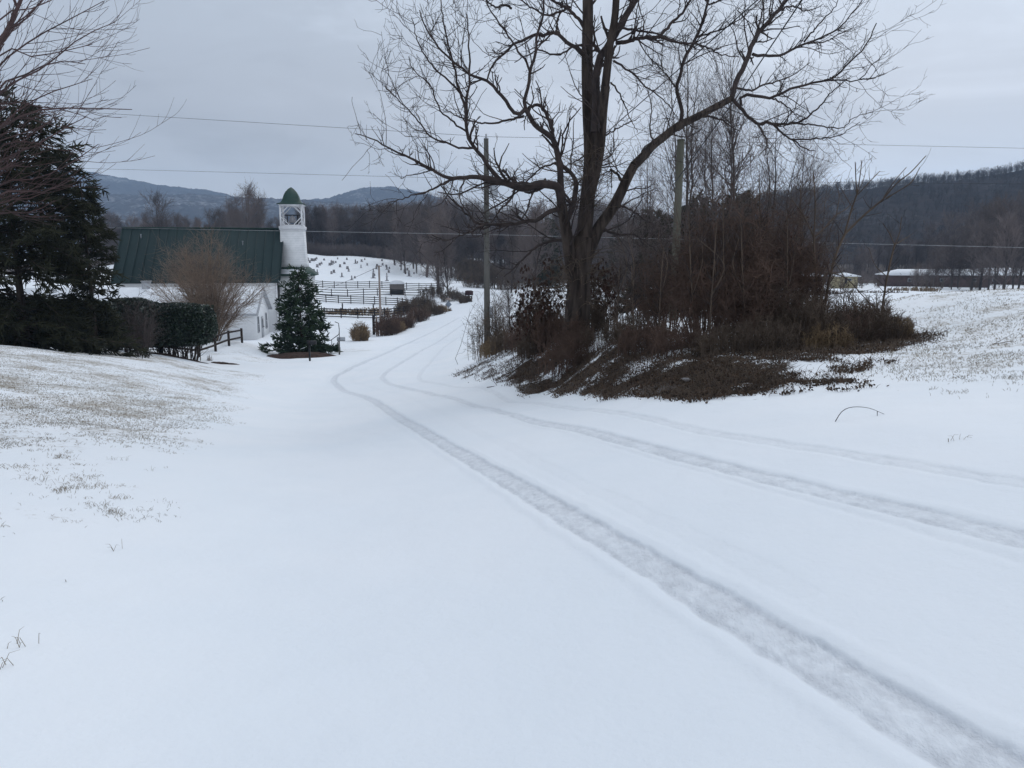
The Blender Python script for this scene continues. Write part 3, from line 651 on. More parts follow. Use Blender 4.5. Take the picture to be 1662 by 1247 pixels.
# grey shed below the graveyard
p = at(644.5, 468, 152); sh = empty('shed', (p[0], p[1], gz(p[0], p[1])), .12, 'small grey shed with a rounded snowy roof below the graveyard', 'shed')
m = MB(); m.box((-1.4,-1.5,-.4),(1.4,1.5,1.95)); m.build('wall', M['shedgrey'], sh)
arc = [(-1.52,1.96)]+[(1.5*math.cos(t), 1.98+.72*math.sin(t)) for t in np.linspace(math.pi-.15, .15, 9)]+[(1.52,1.96)]
m = MB(); m.rings([[(x,y,z) for x, z in arc] for y in (1.6,-1.6)]); m.build('roof', M['snowcap'], sh, False)
m = MB(); m.box((-1.3,-1.56,0.0),(1.2,-1.503,.75)); m.build('door', M['black'], sh)

# ------------------------------------------------------------------ roadside things
def mailbox(px, py, Yd, hpost, mats, label, flip=1, rz=0, sc=1.0):
    p = at(px, py, Yd); root = empty('mailbox', (p[0], p[1], gz(p[0], p[1])), rz, label, 'mailbox')
    m = MB(); m.box((-.05,-.05,-.4),(.05,.05,hpost)); m.build('post', M[mats[0]], root)
    m = MB(); prof = [(-.095,0),(.095,0),(.095,.12)]+[(.095*math.cos(t), .12+.09*math.sin(t)) for t in np.linspace(.3,math.pi-.3,6)]+[(-.095,.12)]
    x0, x1 = (-.12, .44) if flip > 0 else (-.44, .12)
    m.rings([[(x, a*sc, hpost+.055+b*sc) for a, b in prof] for x in (x0, x1)]); b = m.build('box', M[mats[1]], root)
    m = MB(); m.box((x0, -.07, hpost+.003), (x1, .07, hpost+.05)); m.build('bracket', M[mats[0]], root)
    m = MB(); m.bar((x0+.18,-.11*sc,hpost+.12),(x0+.18,-.11*sc,hpost+.30),.02,.03); m.build('flag', M['maroon'], b)
    return root
mailbox(503, 586, 47, 1.02, ('black', 'black'), 'black mailbox on a thin black post in front of the conifer', 1)
mb2 = mailbox(551, 575, 55, 1.0, ('pole', 'metal'), 'pale grey mailbox on a weathered wooden post by the driveway', 1, sc=1.2)
p = at(761, 484, 128); bx = empty('roadside_box', (p[0], p[1], gz(p[0], p[1])), .1, 'dark maroon box on a leg at the end of the wooden rail', 'box')
m = MB(); m.box((-.15,-.15,-.3),(.15,.15,.95)); m.build('leg', M['maroon'], bx)
m = MB(); m.box((-.6,-.4,.96),(.7,.4,1.55)); m.rings([[(x,y,z) for x, y in ((-.6-e,-.4-e),(.7+e,-.4-e),(.7+e,.4+e),(-.6-e,.4+e))] for e, z in ((.05,1.556),(.05,1.6),(-.3,1.75))]); m.build('box', M['maroon'], bx)
p = at(728, 505, 112); sg = empty('road_sign', (p[0], p[1], gz(p[0], p[1])), .05, 'back of a diamond road sign with a small plate above, at the road bend', 'sign')
m = MB(); m.box((-.03,.02,-.4),(.03,.07,2.0)); m.build('post', M['metal'], sg)
m = MB(); m.rings([[(0,y,.25),(.48,y,.78),(0,y,1.31),(-.48,y,.78)] for y in (.0,.018)]); m.build('sign_panel', M['signback'], sg)
m = MB(); m.box((-.32,0,1.40),(.32,.018,1.75)); m.build('name_plate', M['paleplank'], sg)
# entry post with white number board beside the brown hedge
p = at(607, 544, 80); ep = empty('gate_post', (p[0], p[1], gz(p[0], p[1])), 0, 'dark square post with a tall white plank sign by the brown hedge', 'post')
m = MB(); m.box((-.12,-.12,-.4),(.12,.12,2.05)); m.build('post', M['blackfence'], ep)
m = MB(); m.box((.2,-.05,.0),(.42,.0,1.9)); m.box((.28,-.005,-.3),(.34,.04,2.0)); m.build('sign_panel', M['paleplank'], ep)
# iron railing right of the conifer
rl = empty('handrail', tuple(at(541, 550, 66)), 0, 'thin dark metal railing right of the conifer', 'railing')
z_ = gz(*at(541, 550, 66)[:2]); rl.location.z = z_
m = MB(); m.tube([(-1.1,.6,.25),(-.3,.3,.35),(.5,0,.9),(.6,-.2,1.3),(.55,-.2,1.9),(.2,0,2.0)], .035, 6); m.tube([(.55,-.1,-.2),(.57,-.1,1.2)], .03, 6); m.tube([(-.9,.5,-.2),(-.9,.5,.28)], .03, 6); m.tube([(-.2,.2,-.2),(-.2,.2,.4)], .03, 6); m.build('rail', M['black'], rl)

# utility poles
def upole(px, Yd, ptop, r0, r1, m_, label, lean=0, base=None, **k):
    x, y = at(px, 500, Yd)[:2]; zb = gz(x, y); zt = at(px, ptop, Yd)[2]
    root = empty('utility_pole', (x, y, zb), 0, label, 'utility pole')
    m = MB(); H = zt-zb
    m.rings([[((r0+(r1-r0)*t)*math.cos(a)+lean*t*H, (r0+(r1-r0)*t)*math.sin(a), -.6+(H+.6)*t) for a in np.linspace(0, 2*math.pi, 14, endpoint=False)] for t in np.linspace(0, 1, 9)])
    m.build('pole', m_, root); return root, H
up, UH = upole(790.5, 38, 226, .165, .115, M['pole'], 'tall grey wooden utility pole with a transformer, left of the big bare tree')
m = MB(); m.box((-.11,-.05,UH+.004),(.11,.05,UH+.05)); m.lathe([(.03,0),(.05,.03),(.05,.07),(.03,.12),(.05,.14),(.03,.2)], (0,0,UH+.05), 10); m.build('insulator', M['greytrim'], up)
zt = UH-2.75
m = MB(); m.lathe([(.19,0),(.2,.02),(.2,.62),(.19,.66),(.08,.72)], (.36,-.02,zt), 16); tf = m.build('transformer', M['metal'], up, False)
m = MB(); m.lathe([(.03,.72),(.05,.76),(.03,.8),(.05,.84),(.02,.9)], (.36,-.02,zt), 8); m.tube([(.36,-.02,zt+.9),(.25,0,zt+1.3),(.0,.15,UH-.1)], .01, 5); m.build('bushing', M['black'], tf)
m = MB(); m.box((.1,-.08,zt+.15),(.18,.04,zt+.22)); m.box((.1,-.08,zt+.45),(.18,.04,zt+.52)); m.build('bracket', M['black'], up)
m = MB(); m.box((.13,-.22,1.9),(.32,-.05,2.5)); m.build('meter_box', M['metal'], up)
up2, UH2 = upole(1092, 30, 228, .165, .135, M['greenpole'], 'thick mossy wooden pole standing behind the big tree', lean=.012)
m = MB(); m.lathe([(.16,0),(.14,.03),(.05,.05)], (.012*UH2,0,UH2+.003), 12); m.build('pole_cap', M['pole'], up2)
up3, UH3 = upole(617, 84, 431, .13, .10, M['paleplank'], 'plain pale utility pole standing by the dark board fence')
m = MB(); m.bar((-.35,0,UH3-.1),(.3,0,UH3-.1),.08,.08); m.build('crossarm', M['paleplank'], up3)
def wire(pts, r, label, mt='wire', sag=0, name='power_line'):
    P = np.array(pts, float); o0 = P[0].copy(); Q = []
    for a, b in zip(P[:-1], P[1:]):
        for t in np.linspace(0, 1, 16, endpoint=False): q = a+(b-a)*t; q = q-np.array((0,0,sag*4*t*(1-t))); Q.append(q)
    Q.append(P[-1]); m = MB(); m.tube(np.array(Q)-o0, r, 6); o = m.build(name, M[mt], None, True); o.location = o0
    return tag(o, label, 'wire')
wire([at(-260,158,50), at(790,222,38), at(1900,246,50)], .009, 'highest thin power wire crossing the sky over the pole top', sag=.0)
wire([at(-260,263,50), at(792,291,38), at(1900,301,50)], .0075, 'second thin wire crossing the sky below the highest one', sag=.0)
wire([at(-260,362,44), at(792,381,38), at(1900,408,44)], .0065, 'pale lowest wire crossing in front of the green church roof', 'palewire')
wire([at(1560,-430,14), at(1230,0,20), at(984,216,30), at(800,305,38)], .016, 'black cable slanting down through the big tree to the transformer')
wire([at(1500,-290,14), at(1302,0,18), at(1200,152,24), at(1093,300,30)], .018, 'black cable slanting down steeply to the mossy pole')
wire([tuple(at(617,432,84)), tuple(at(560,458,95)), tuple(at(505,478,110))], .02, 'thin cable running from the plain pale pole towards the church', 'wire')
wire([tuple(at(772,492,60)), tuple(at(762,510,52)), tuple(at(748,560,44)), tuple(at(739,582,42)), tuple(at(744,594,41))], .012, 'thin guy wire slanting to the snow left of the tall pole', 'wire')

# ------------------------------------------------------------------ buildings in the valley to the right
def lowbuilding(px0, px1, pbase, peave, pridge, Yd, dep, wallm, label, hip=0.0, door=False):
    x0, z0 = ray(px0, pbase); x1 = ray(px1, pbase)[0]; X0, X1 = x0*Yd, x1*Yd; zb = z0*Yd; ze = ray(px0, peave)[1]*Yd-zb; zr = ray(px0, pridge)[1]*(Yd+dep/2)-zb
    root = empty('farm_building', ((X0+X1)/2, Yd, zb), 0, label, 'building'); hl = (X1-X0)/2
    m = MB(); m.box((-hl,0,-1.5),(hl,dep,ze-.05)); m.build('wall', wallm, root)
    o_ = .5; m = MB(); a = hl+o_; hx = a-hip
    m.add([(-a,-o_,ze-.04),(a,-o_,ze-.04),(a,dep+o_,ze-.04),(-a,dep+o_,ze-.04),(-a,-o_,ze+.12),(a,-o_,ze+.12),(a,dep+o_,ze+.12),(-a,dep+o_,ze+.12),(-hx,dep/2,zr),(hx,dep/2,zr)],
          [(3,2,1,0),(0,1,5,4),(1,2,6,5),(2,3,7,6),(3,0,4,7),(4,5,9,8),(6,7,8,9),(5,6,9),(7,4,8)]); m.build('roof', M['snowcap'], root)
    n = max(1, int(hl*2/7))
    for k in range(n):
        x = -hl+(k+.5)*2*hl/n; m = MB(); m.box((x-.55,-.05,ze*.4),(x+.55,-.004,ze*.72)); f = m.build('window', M['greytrim'], root)
        m = MB(); m.box((x-.45,-.065,ze*.4+.08),(x+.45,-.053,ze*.72-.08)); m.build('pane', M['glass'], f)
    if door:
        m = MB(); m.box((-hl*.55,-.06,0),(-hl*.25,-.004,ze*.85)); m.build('door', M['black'], root)
    return root
lowbuilding(1450, 1606, 465, 447, 437, 195, 9, M['redwall'], 'long low reddish farm building with a snowy roof beyond the right field', 3.5)
lowbuilding(1590, 1680, 464, 447, 435, 215, 10, M['redwall'], 'second reddish farm building behind bare trees at the far right', 3)
lowbuilding(1364, 1392, 461, 449, 442, 180, 6, M['yellow'], 'small yellow hut with a snowy hipped roof in the valley', 2.8, True)
lowbuilding(1313, 1334, 460, 448, 442, 190, 6, M['redwall'], 'tiny snow roofed outbuilding left of the yellow hut', 2.2)

# ------------------------------------------------------------------ the big bare tree (limbs laid out limb by limb)
TB = hit(934, 552); TY = 22.0
def resample(P, K):
    P = np.asarray(P, float); Q = smoothp(P, 12*len(P)); s = np.concatenate([[0], np.cumsum(np.linalg.norm(np.diff(Q[:, :3], axis=0), axis=1))])
    t = np.linspace(0, s[-1], K); return np.stack([np.interp(t, s, Q[:, i]) for i in range(Q.shape[1])], 1)
LIMB = []   # (name, [(px,py)...], w0, w1, end depth offset, start depth or None)
def lm(w0, w1, dy, *p, part='crown'): LIMB.append((part, p, w0, w1, dy))
T_ = 'trunk'
lm(52,33,0,(934,575),(935,545),(937,515),(939,480),(940,445),(943,415),(947,385),part=T_)
lm(30,22,.2,(945,420),(949,370),(952,340),(955,305),(958,274),(958,238),part=T_)
lm(22,14,.6,(958,242),(957,217),(955,180),(953,108),(954,36),(954,0),(953,-120),(945,-230),part=T_)
lm(24,15,-.5,(952,330),(962,290),(970,256),(975,217),(978,180),(983,140),part=T_)
lm(15,8,-.7,(978,175),(984,126),(990,72),(997,36),(1000,0),(1006,-120),(1020,-220),part=T_)
lm(17,8,.3,(966,215),(968,162),(967,126),(971,105),(976,88),(985,78),(999,54),(1008,43),(1017,23),(1029,4),(1050,-40),(1060,-120))
lm(7,6,.0,(977,90),(968,78),(958,66))
lm(26,17,-.3,(936,460),(928,430),(922,395),(917,364),(911,330),part=T_)
lm(18,11,-.9,(912,335),(908,310),(904,303),(892,300),(874,299),(856,305),(843,305),(820,297),(800,292),(784,289))
lm(9,1.5,-2.4,(784,289),(768,287),(752,289),(730,290),(707,279),(666,257),(637,244),(608,228),(576,217))
lm(14,8,-.4,(911,330),(910,301),(909,274),(905,251),(899,229),(890,219),(869,204),(858,186),(852,176))
lm(9,5,.6,(899,232),(896,208),(888,190),(879,174),(868,171),(858,175),(852,183))
lm(13,6,.8,(921,355),(930,335),(933,318),(935,298),(929,284),(914,270),(900,265))
lm(4,1.5,1.4,(900,265),(880,272),(862,288),(850,299),(830,312))
lm(8,2,-1.2,(852,178),(842,186),(830,180),(822,165),(813,154),(800,138),(784,128),(765,122),(740,103),(720,85),(701,61),(688,38),(680,16))
lm(7,2,-.4,(853,176),(851,162),(858,141),(860,117),(868,94),(870,63),(878,36),(883,14),(884,-30),(890,-90))
lm(4.5,1.5,-1.5,(860,117),(854,101),(843,85),(834,72),(822,52),(800,23),(788,0),(780,-40))
lm(5,1.6,-.8,(850,189),(826,195),(800,200),(770,198),(740,187),(722,178))
lm(9,1.8,-1.6,(815,296),(797,276),(784,257),(768,237),(759,218),(756,192),(757,173),(760,141),(762,106),(760,64),(757,24))
lm(5,1.5,-1.2,(757,176),(746,148),(735,103),(724,58),(715,0),(716,-30))
lm(4.5,1.4,-1.8,(768,240),(749,241),(724,231),(698,221),(679,196),(656,173),(624,138))
lm(4,1.4,-1.8,(759,215),(733,196),(711,173),(698,138),(672,115),(663,93))
lm(4,1.4,-1.6,(745,148),(725,128),(706,112),(690,90),(676,62),(668,30))
lm(5,1.4,-1.0,(740,290),(714,301),(695,311),(656,322),(628,330))
lm(5,1.8,-.9,(836,306),(829,324),(810,343),(797,362),(784,372))
lm(3.5,1.3,-1.6,(757,287),(745,315),(760,345),(785,362))
lm(10,2,-1.2,(914,338),(905,340),(892,343),(880,352),(860,359),(820,364),(784,364),(772,363),(752,340),(733,325),(715,300))
lm(6,2,-1.5,(820,364),(784,366),(768,375),(749,382),(720,390),(700,380))
lm(8,2,.6,(927,395),(905,390),(885,394),(865,405),(845,425),(818,450))
lm(8,3,.2,(947,90),(934,78),(917,67),(906,56),(894,53),(881,58),(870,56),(854,63),(836,70),(823,81),(800,105),(790,130))
lm(5,1.5,.8,(906,56),(903,45),(906,30),(912,15),(905,5))
lm(7,2.4,-.4,(948,45),(939,31),(928,20),(915,11),(897,0),(870,-20),(850,-40))
lm(4.5,1.6,.9,(948,72),(926,78),(912,87),(894,89),(876,81),(855,90),(835,100))
lm(5,2,.7,(916,11),(925,12),(890,25),(872,18),(850,5),(830,-10))
lm(4.5,2,-1.,(830,14),(818,8),(805,12),(790,0),(785,-20))
lm(8,6,-.6,(1000,70),(1017,68),(1040,62),(1071,60))
lm(6,2.5,-.5,(1068,60),(1082,49),(1092,34),(1100,29),(1118,5),(1130,-25),(1150,-80))
lm(5,1.6,-1.2,(1071,60),(1100,69),(1122,70),(1150,78),(1175,90),(1200,92))
lm(4.5,1.4,.8,(996,99),(1013,110),(1031,123),(1044,137),(1062,150),(1085,170),(1100,190))
lm(3.5,1.2,.6,(991,134),(1004,150),(1015,173),(1022,191),(1035,215))
lm(5,1.5,.9,(1008,45),(1025,48),(1050,52),(1075,58),(1105,70),(1140,82))
lm(24,16,.2,(946,440),(955,410),(964,388),(973,368),(991,343),(1006,316),(1017,292),(1029,269),part=T_)
lm(16,10.5,.9,(1029,269),(1046,252),(1060,236),(1078,222),(1100,205),(1131,190),(1161,174),(1188,160),part=T_)
lm(10,5.5,1.2,(1187,161),(1190,151),(1196,131),(1206,110),(1216,88),(1221,72),(1231,53),(1243,41),(1260,20),(1278,0),(1300,-40),(1320,-100))
lm(7,4,-.6,(1190,162),(1206,180),(1229,201),(1247,200),(1276,202),(1296,199))
lm(4,1.2,-1.,(1296,199),(1311,190),(1329,174),(1345,155),(1362,139),(1380,125))
lm(3.5,1.1,-1.,(1290,200),(1327,204),(1352,208),(1372,205),(1386,192),(1406,185))
lm(4.5,1.4,-1.4,(1231,203),(1240,220),(1245,235),(1240,255))
lm(4.5,1.5,-.3,(1256,203),(1272,219),(1292,231),(1305,241),(1322,245))
lm(3.4,1.2,-.9,(1285,227),(1321,226),(1362,220),(1395,198))
lm(6.5,1.8,-1.1,(1203,172),(1202,158),(1215,154),(1233,157),(1251,159),(1274,149),(1294,141),(1325,134),(1352,127),(1378,102),(1397,82),(1411,63),(1422,38))
lm(3,1,-.8,(1340,130),(1372,131),(1395,129),(1415,106),(1440,84))
lm(2.8,1,-.6,(1395,129),(1415,128),(1436,118))
lm(3.6,1.2,-.8,(1251,159),(1274,170),(1290,184),(1309,192))
lm(4.6,1.3,1.6,(1193,142),(1204,145),(1221,146),(1243,137),(1276,128),(1294,117),(1315,102))
lm(6,1.5,.3,(1221,88),(1231,91),(1247,90),(1268,90),(1284,81),(1305,71),(1333,61),(1356,49),(1376,31),(1386,18),(1400,0))
lm(3.6,1.2,.0,(1305,68),(1321,49),(1341,27),(1356,12),(1364,-10))
lm(3.2,1.1,.5,(1305,71),(1341,67),(1362,55),(1380,50))
lm(4,1.2,2.0,(1224,68),(1232,40),(1238,15),(1236,-15))
lm(4,1.2,1.5,(1262,18),(1285,10),(1310,18),(1335,8))
lm(8,3.5,-.8,(1104,203),(1107,182),(1102,162),(1098,143),(1104,123),(1110,98),(1120,78),(1133,55),(1143,27),(1150,0),(1158,-40))
lm(3.5,1.4,-1.2,(1131,61),(1161,51),(1182,43),(1215,20),(1240,-5))
lm(3.5,1.3,-.9,(1148,8),(1170,0),(1190,-15))
lm(4,1.4,-.5,(1098,143),(1085,125),(1070,110),(1058,95))
lm(6,4,.3,(1010,298),(1004,285),(998,280),(990,276))
lm(3,1.5,.4,(993,279),(992,295),(993,305))
lm(4,1.5,-.6,(1030,268),(1040,250),(1050,235),(1068,232))
lm(5,1.5,.6,(1130,192),(1150,189),(1172,195),(1190,208),(1200,212))
lm(3.5,1.2,-.5,(1062,235),(1055,210),(1058,180),(1052,150),(1040,135))
lm(6,1.6,-.9,(975,370),(1000,380),(1030,382),(1055,398),(1070,410))
lm(4,1.2,.3,(1000,330),(1030,345),(1055,362),(1080,370))
lm(4,1.3,.6,(958,245),(935,262),(915,270))
lm(3.4,1.2,-1.1,(983,220),(1010,205),(1040,190))
MPP = TY/FPX
pts_px = np.zeros((0, 2)); pts_Y = np.zeros(0); LP, LR, LT = [], [], []
for part, p, w0, w1, dy in LIMB:
    p = np.array(p, float); Q = resample(p, 24)
    if len(pts_px):
        d = np.hypot(pts_px[:, 0]-p[0, 0], pts_px[:, 1]-p[0, 1]); y0 = pts_Y[np.argmin(d)]
    else: y0 = TY
    t = np.linspace(0, 1, 24); Yd = y0+dy*t**1.1*1.35
    P3 = np.array([at(a, b, yy) for (a, b), yy in zip(Q, Yd)])
    if w0 < 12: P3[2:] += (rs.normal(size=(22, 3))*.012)
    pts_px = np.vstack([pts_px, Q]); pts_Y = np.concatenate([pts_Y, Yd])
    LP.append(P3); LR.append((w0+(w1-w0)*t**.85)*.5*MPP*(Yd/TY)*(.92 if part == 'trunk' else .84)); LT.append(part)
LP = np.array(LP); LR = np.array(LR)
bigtree = empty('walnut_tree', tuple(TB), 0, 'huge bare walnut tree with several trunks spreading over the brushy bank', 'tree')
def rel(P): return P-TB
isT = np.array([x == 'trunk' for x in LT])
Pt, Rt = rel(LP[isT]), LR[isT].copy()
Rt[0] *= np.linspace(1.02, 1, 24)**2
build_tubes('trunk', [(Pt, Rt, 14)], M['bark'], bigtree)
g_ = np.random.RandomState(21)
Pc, Rc = rel(LP[~isT]), LR[~isT]
allP, allR = np.concatenate([Pc, Pt[2:]]), np.concatenate([Rc, Rt[2:]])
a1 = grow(g_, Pc, Rc, 420, .7, 1.8, 8, (25, 60), .07, .17, .42, .007, .2, .97, .35)
a1b = grow(g_, Pt[2:], Rt[2:], 70, .8, 2.4, 8, (35, 75), .10, .2, .16, .008, .3, .97, .3)
A1P, A1R = np.concatenate([a1[0], a1b[0]]), np.concatenate([a1[1], a1b[1]]).clip(0, .022)
a2 = grow(g_, np.concatenate([A1P, Pc[:, ::3][:, :8]]), np.concatenate([A1R, Rc[:, ::3][:, :8]]), 2100, .25, .8, 6, (30, 70), .12, .22, .6, .0055, .2, 1, .5)
a3 = grow(g_, a2[0], a2[1], 3800, .08, .30, 4, (30, 65), .14, .2, .8, .0045, .25, 1, .6)
build_tubes('crown', [(Pc, Rc, 8), (A1P, A1R, 4), (a2[0], a2[1], 3), (a3[0], a3[1], 3)], M['twig'], bigtree)
# tangle of thin shoots round the fork of the trunk
sh_ = grow(g_, Pt[[0, 1]], Rt[[0, 1]]*.5, 150, .5, 1.7, 8, (50, 95), -.02, .25, .1, .006, .45, .9, .4)
sh2 = grow(g_, sh_[0], sh_[1], 500, .2, .7, 5, (30, 70), .0, .25, .7, .005, .2, 1, .5)
build_tubes('shoots', [(sh_[0], sh_[1].clip(0, .014), 4), (sh2[0], sh2[1], 3)], M['bramble'], bigtree)

# ------------------------------------------------------------------ tree makers
def add_tree(name, loc, label, cat, group, trunk, crown, tm, cm, rz=0, sc=1):
    root = empty(name, loc, rz, label, cat, group); root.scale = (sc, sc, sc)
    a = bpy.data.objects.new('trunk', trunk); C.objects.link(a); a.parent = root
    b = bpy.data.objects.new('crown', crown); C.objects.link(b); b.parent = root
    return root
def bare_tree(seed, H, spread=.32, n1=26, n2=260, n3=900, rt=.018, up=.12, forks=2, twr=.012, lo=.28, mats=('farbark', 'fartwig'), name='proto'):
    g = np.random.RandomState(seed); K = 12
    t = np.linspace(0, 1, K); tr_ = []; trr = []
    for f in range(forks):
        a = g.uniform(0, 6.28); off = g.uniform(.04, .12)*H*(f > 0 or forks > 1)
        p = np.stack([np.cos(a)*off*t**1.5+np.cumsum(g.normal(size=K))*.006*H, np.sin(a)*off*t**1.5+np.cumsum(g.normal(size=K))*.006*H, t*H*(1 if f == 0 else g.uniform(.75, .98))-.4*(t == 0)], 1)
        p[0, :2] = 0; tr_.append(p); trr.append(H*rt*(1-.9*t)*(1 if f == 0 else .75))
    TP, TR = np.array(tr_), np.array(trr)
    b1 = grow(g, TP, TR, n1, spread*H*.7, spread*H*1.15, 8, (30, 58), up, .13, .5, .02, lo, .95, .2, lent=.55)
    b2 = grow(g, np.concatenate([b1[0], TP[:, 4::1][:, :8]]), np.concatenate([b1[1], TR[:, 4:][:, :8]]), n2, .10*H, .2*H, 6, (25, 50), up*.8, .13, .55, twr*1.4, .2, 1, .3, lent=.3)
    b3 = grow(g, b2[0], b2[1], n3, .035*H, .10*H, 4, (20, 50), up*.8, .12, .7, twr, .2, 1, .5)
    return (TP, TR), (b1, b2, b3)
def tree_meshes(*a, mats=('farbark', 'fartwig'), **k):
    (TP, TR), bs = bare_tree(*a, **k)
    o1 = build_tubes('trunk', [(TP, TR, 7)], M[mats[0]]); o2 = build_tubes('crown', [(bs[0][0], bs[0][1], 4), (bs[1][0], bs[1][1], 3), (bs[2][0], bs[2][1], 3)], M[mats[1]])
    m1, m2 = o1.data, o2.data; bpy.data.objects.remove(o1); bpy.data.objects.remove(o2); return m1, m2
PR = [tree_meshes(31, 16, .34, 34, 420, 1900, forks=2, lo=.14, twr=.020, rt=.013), tree_meshes(32, 17, .26, 34, 420, 1900, forks=3, lo=.12, twr=.020, rt=.012), tree_meshes(33, 15, .42, 34, 420, 2000, forks=4, lo=.10, twr=.020, rt=.012), tree_meshes(34, 18, .22, 30, 320, 1500, forks=2, lo=.3, twr=.020, rt=.012)]
rt_ = random.Random(12)
def place_tree(px, ytop, Yd, k, name, label, cat='tree', group=None, H=(16,17,15,18), sink=.2):
    X_ = ray(px, 500)[0]*Yd; zb = gz(X_, Yd)-sink; zt = ray(px, ytop)[1]*Yd; s = max(.2, (zt-zb)/H[k]/.97)
    m1, m2 = PR[k]; r = add_tree(name, (X_, Yd, zb), label, cat, group, m1, m2, None, None, rt_.uniform(0, 6.28), s); return r
# the wood behind the graveyard: individual trees, taller ones standing out
for px, yt, Yd, k, lab in ((268,322,210,2,'rounded bare tree rising above the left part of the church roof'),(410,309,205,2,'tall spreading bare tree above the roof left of the bell tower'),(430,316,215,1,'tall bare tree close left of the bell tower'),(385,322,212,1,'bare tree rising left of the tall spreading one over the roof')):
    place_tree(px, yt, Yd, k, 'bare_tree', lab)
def wood(px0, px1, n, y0, y1, top, dtop, lab, grp, ks=(0, 1, 2, 3)):
    for i in range(n):
        px = px0+(px1-px0)*(i+rt_.uniform(.1, .9))/n; Yd = rt_.uniform(y0, y1)
        yt = np.interp(px, [a for a, b in top], [b for a, b in top])+rt_.uniform(-.3, 1)*dtop
        place_tree(px, yt, Yd, rt_.choice(ks), 'bare_tree', lab, group=grp)
wood(150, 470, 30, 215, 270, ((150,352),(230,354),(330,352),(380,348),(470,354)), 10, 'bare tree in the brown wood behind the church roof', 'bare trees behind the church roof')
wood(495, 740, 46, 250, 300, ((495,338),(560,341),(640,340),(690,338),(740,344)), 10, 'bare tree in the wood along the top of the graveyard', 'bare trees behind the graveyard')
wood(640, 1060, 50, 195, 262, ((640,340),(700,330),(760,340),(830,345),(900,340),(1000,340),(1060,360)), 14, 'bare tree in the wood beyond the road bend', 'bare trees beyond the road bend')
wood(1040, 1330, 22, 215, 260, ((1040,360),(1330,385)), 18, 'bare tree in the valley beyond the bramble thicket', 'bare trees beyond the thicket')
wood(1390, 1780, 34, 225, 290, ((1390,400),(1480,380),(1560,350),(1662,335),(1780,330)), 22, 'bare tree at the foot of the right hill behind the farm buildings', 'bare trees behind the farm buildings')
wood(1480, 1780, 22, 150, 188, ((1480,405),(1540,375),(1600,350),(1780,335)), 35, 'bare tree in front of the farm buildings at the edge of the right field', 'bare trees in front of the farm buildings', (2, 2, 0))
for px, yt, Yd, k, lab in ((712,352,150,2,'dark bare tree standing left of the utility pole at the road bend'),(728,362,142,1,'slim dark bare tree by the brushy mound at the road bend'),(868,342,120,2,'bare tree between the utility pole and the big tree'),(830,352,150,1,'thin bare tree behind the utility pole'),(1010,345,110,2,'bare tree seen low right of the big trunk')):
    place_tree(px, yt, Yd, k, 'bare_tree', lab)
# far-off wood as one mass: understorey and hillside
def many_small(name, pos, h, seed, m_, nb=26, r=.05, kind='stuff', wid=.28, label=None, cat=None, K=3):
    g = np.random.RandomState(seed); n = len(pos); t = np.linspace(0, 1, K)
    hh = h*g.uniform(.7, 1.2, n); lean = g.normal(size=(n, 2))*.05
    TPm = np.stack([pos[:, None, 0]+lean[:, None, 0]*t*hh[:, None], pos[:, None, 1]+lean[:, None, 1]*t*hh[:, None], pos[:, None, 2]+t*hh[:, None]-.3], -1)
    TRm = hh[:, None]*.014*(1-.8*t)[None]
    i = np.repeat(np.arange(n), nb); tt = g.uniform(.06, .98, n*nb); p0 = TPm[i, 0]+(TPm[i, -1]-TPm[i, 0])*tt[:, None]
    a = g.uniform(0, 6.28, n*nb); ln = hh[i]*wid*(1.15-tt)*g.uniform(.6, 1.2, n*nb)
    e = np.stack([np.cos(a)*ln, np.sin(a)*ln, ln*g.uniform(.6, 1.5, n*nb)], -1)
    Bp = np.stack([p0, p0+e*.55+g.normal(size=p0.shape)*ln[:, None]*.06, p0+e*np.array([1, 1, 1.1])], 1); Br = np.stack([np.full(n*nb, r), np.full(n*nb, r*.7), np.full(n*nb, r*.35)], 1)
    j = g.randint(0, n*nb, n*nb*2); q0 = p0[j]+e[j]*g.uniform(.3, .95, n*nb*2)[:, None]
    d = unit(e[j])+g.normal(size=q0.shape)*.45; d[:, 2] += .2
    q1 = q0+unit(d)*(ln[j]*.5)[:, None]
    Cp = np.stack([q0, q1], 1); Cr = np.stack([np.full(n*nb*2, r*.55), np.full(n*nb*2, r*.3)], 1)
    Vt = [tubes(TPm, TRm, 4), tubes(Bp, Br, 3), tubes(Cp, Cr, 3)]; o_, Vs, Fs = 0, [], []
    for V_, F_ in Vt: Vs.append(V_); Fs.append(F_+o_); o_ += len(V_)
    o = mesh_np(name, np.concatenate(Vs), [np.concatenate(Fs)], m_); return tag(o, label, cat, None, kind)
g_ = np.random.RandomState(8)
def scatter(px0, px1, y0, y1, n):
    Yd = g_.uniform(y0, y1, n); X_ = ray(g_.uniform(px0, px1, n), 500)[0]*Yd; return np.stack([X_, Yd, gz0(X_, Yd)], 1)
many_small('wood', np.vstack([scatter(60, 480, 240, 330, 260), scatter(490, 760, 262, 340, 330), scatter(740, 1120, 235, 330, 330), scatter(1100, 1400, 255, 340, 200), scatter(1380, 1850, 262, 360, 420)]), 8.5, 5, M['fartwig'], 26, .035, label='dense brown undergrowth of the distant woods across the valley', cat='woodland')
many_small('brushwood', np.vstack([scatter(740, 900, 165, 215, 150), scatter(880, 1320, 150, 200, 120), scatter(1330, 1700, 170, 192, 60)]), 3.2, 6, M['bramble'], 24, .025, label='low tangled brush along the far side of the valley', cat='brush')
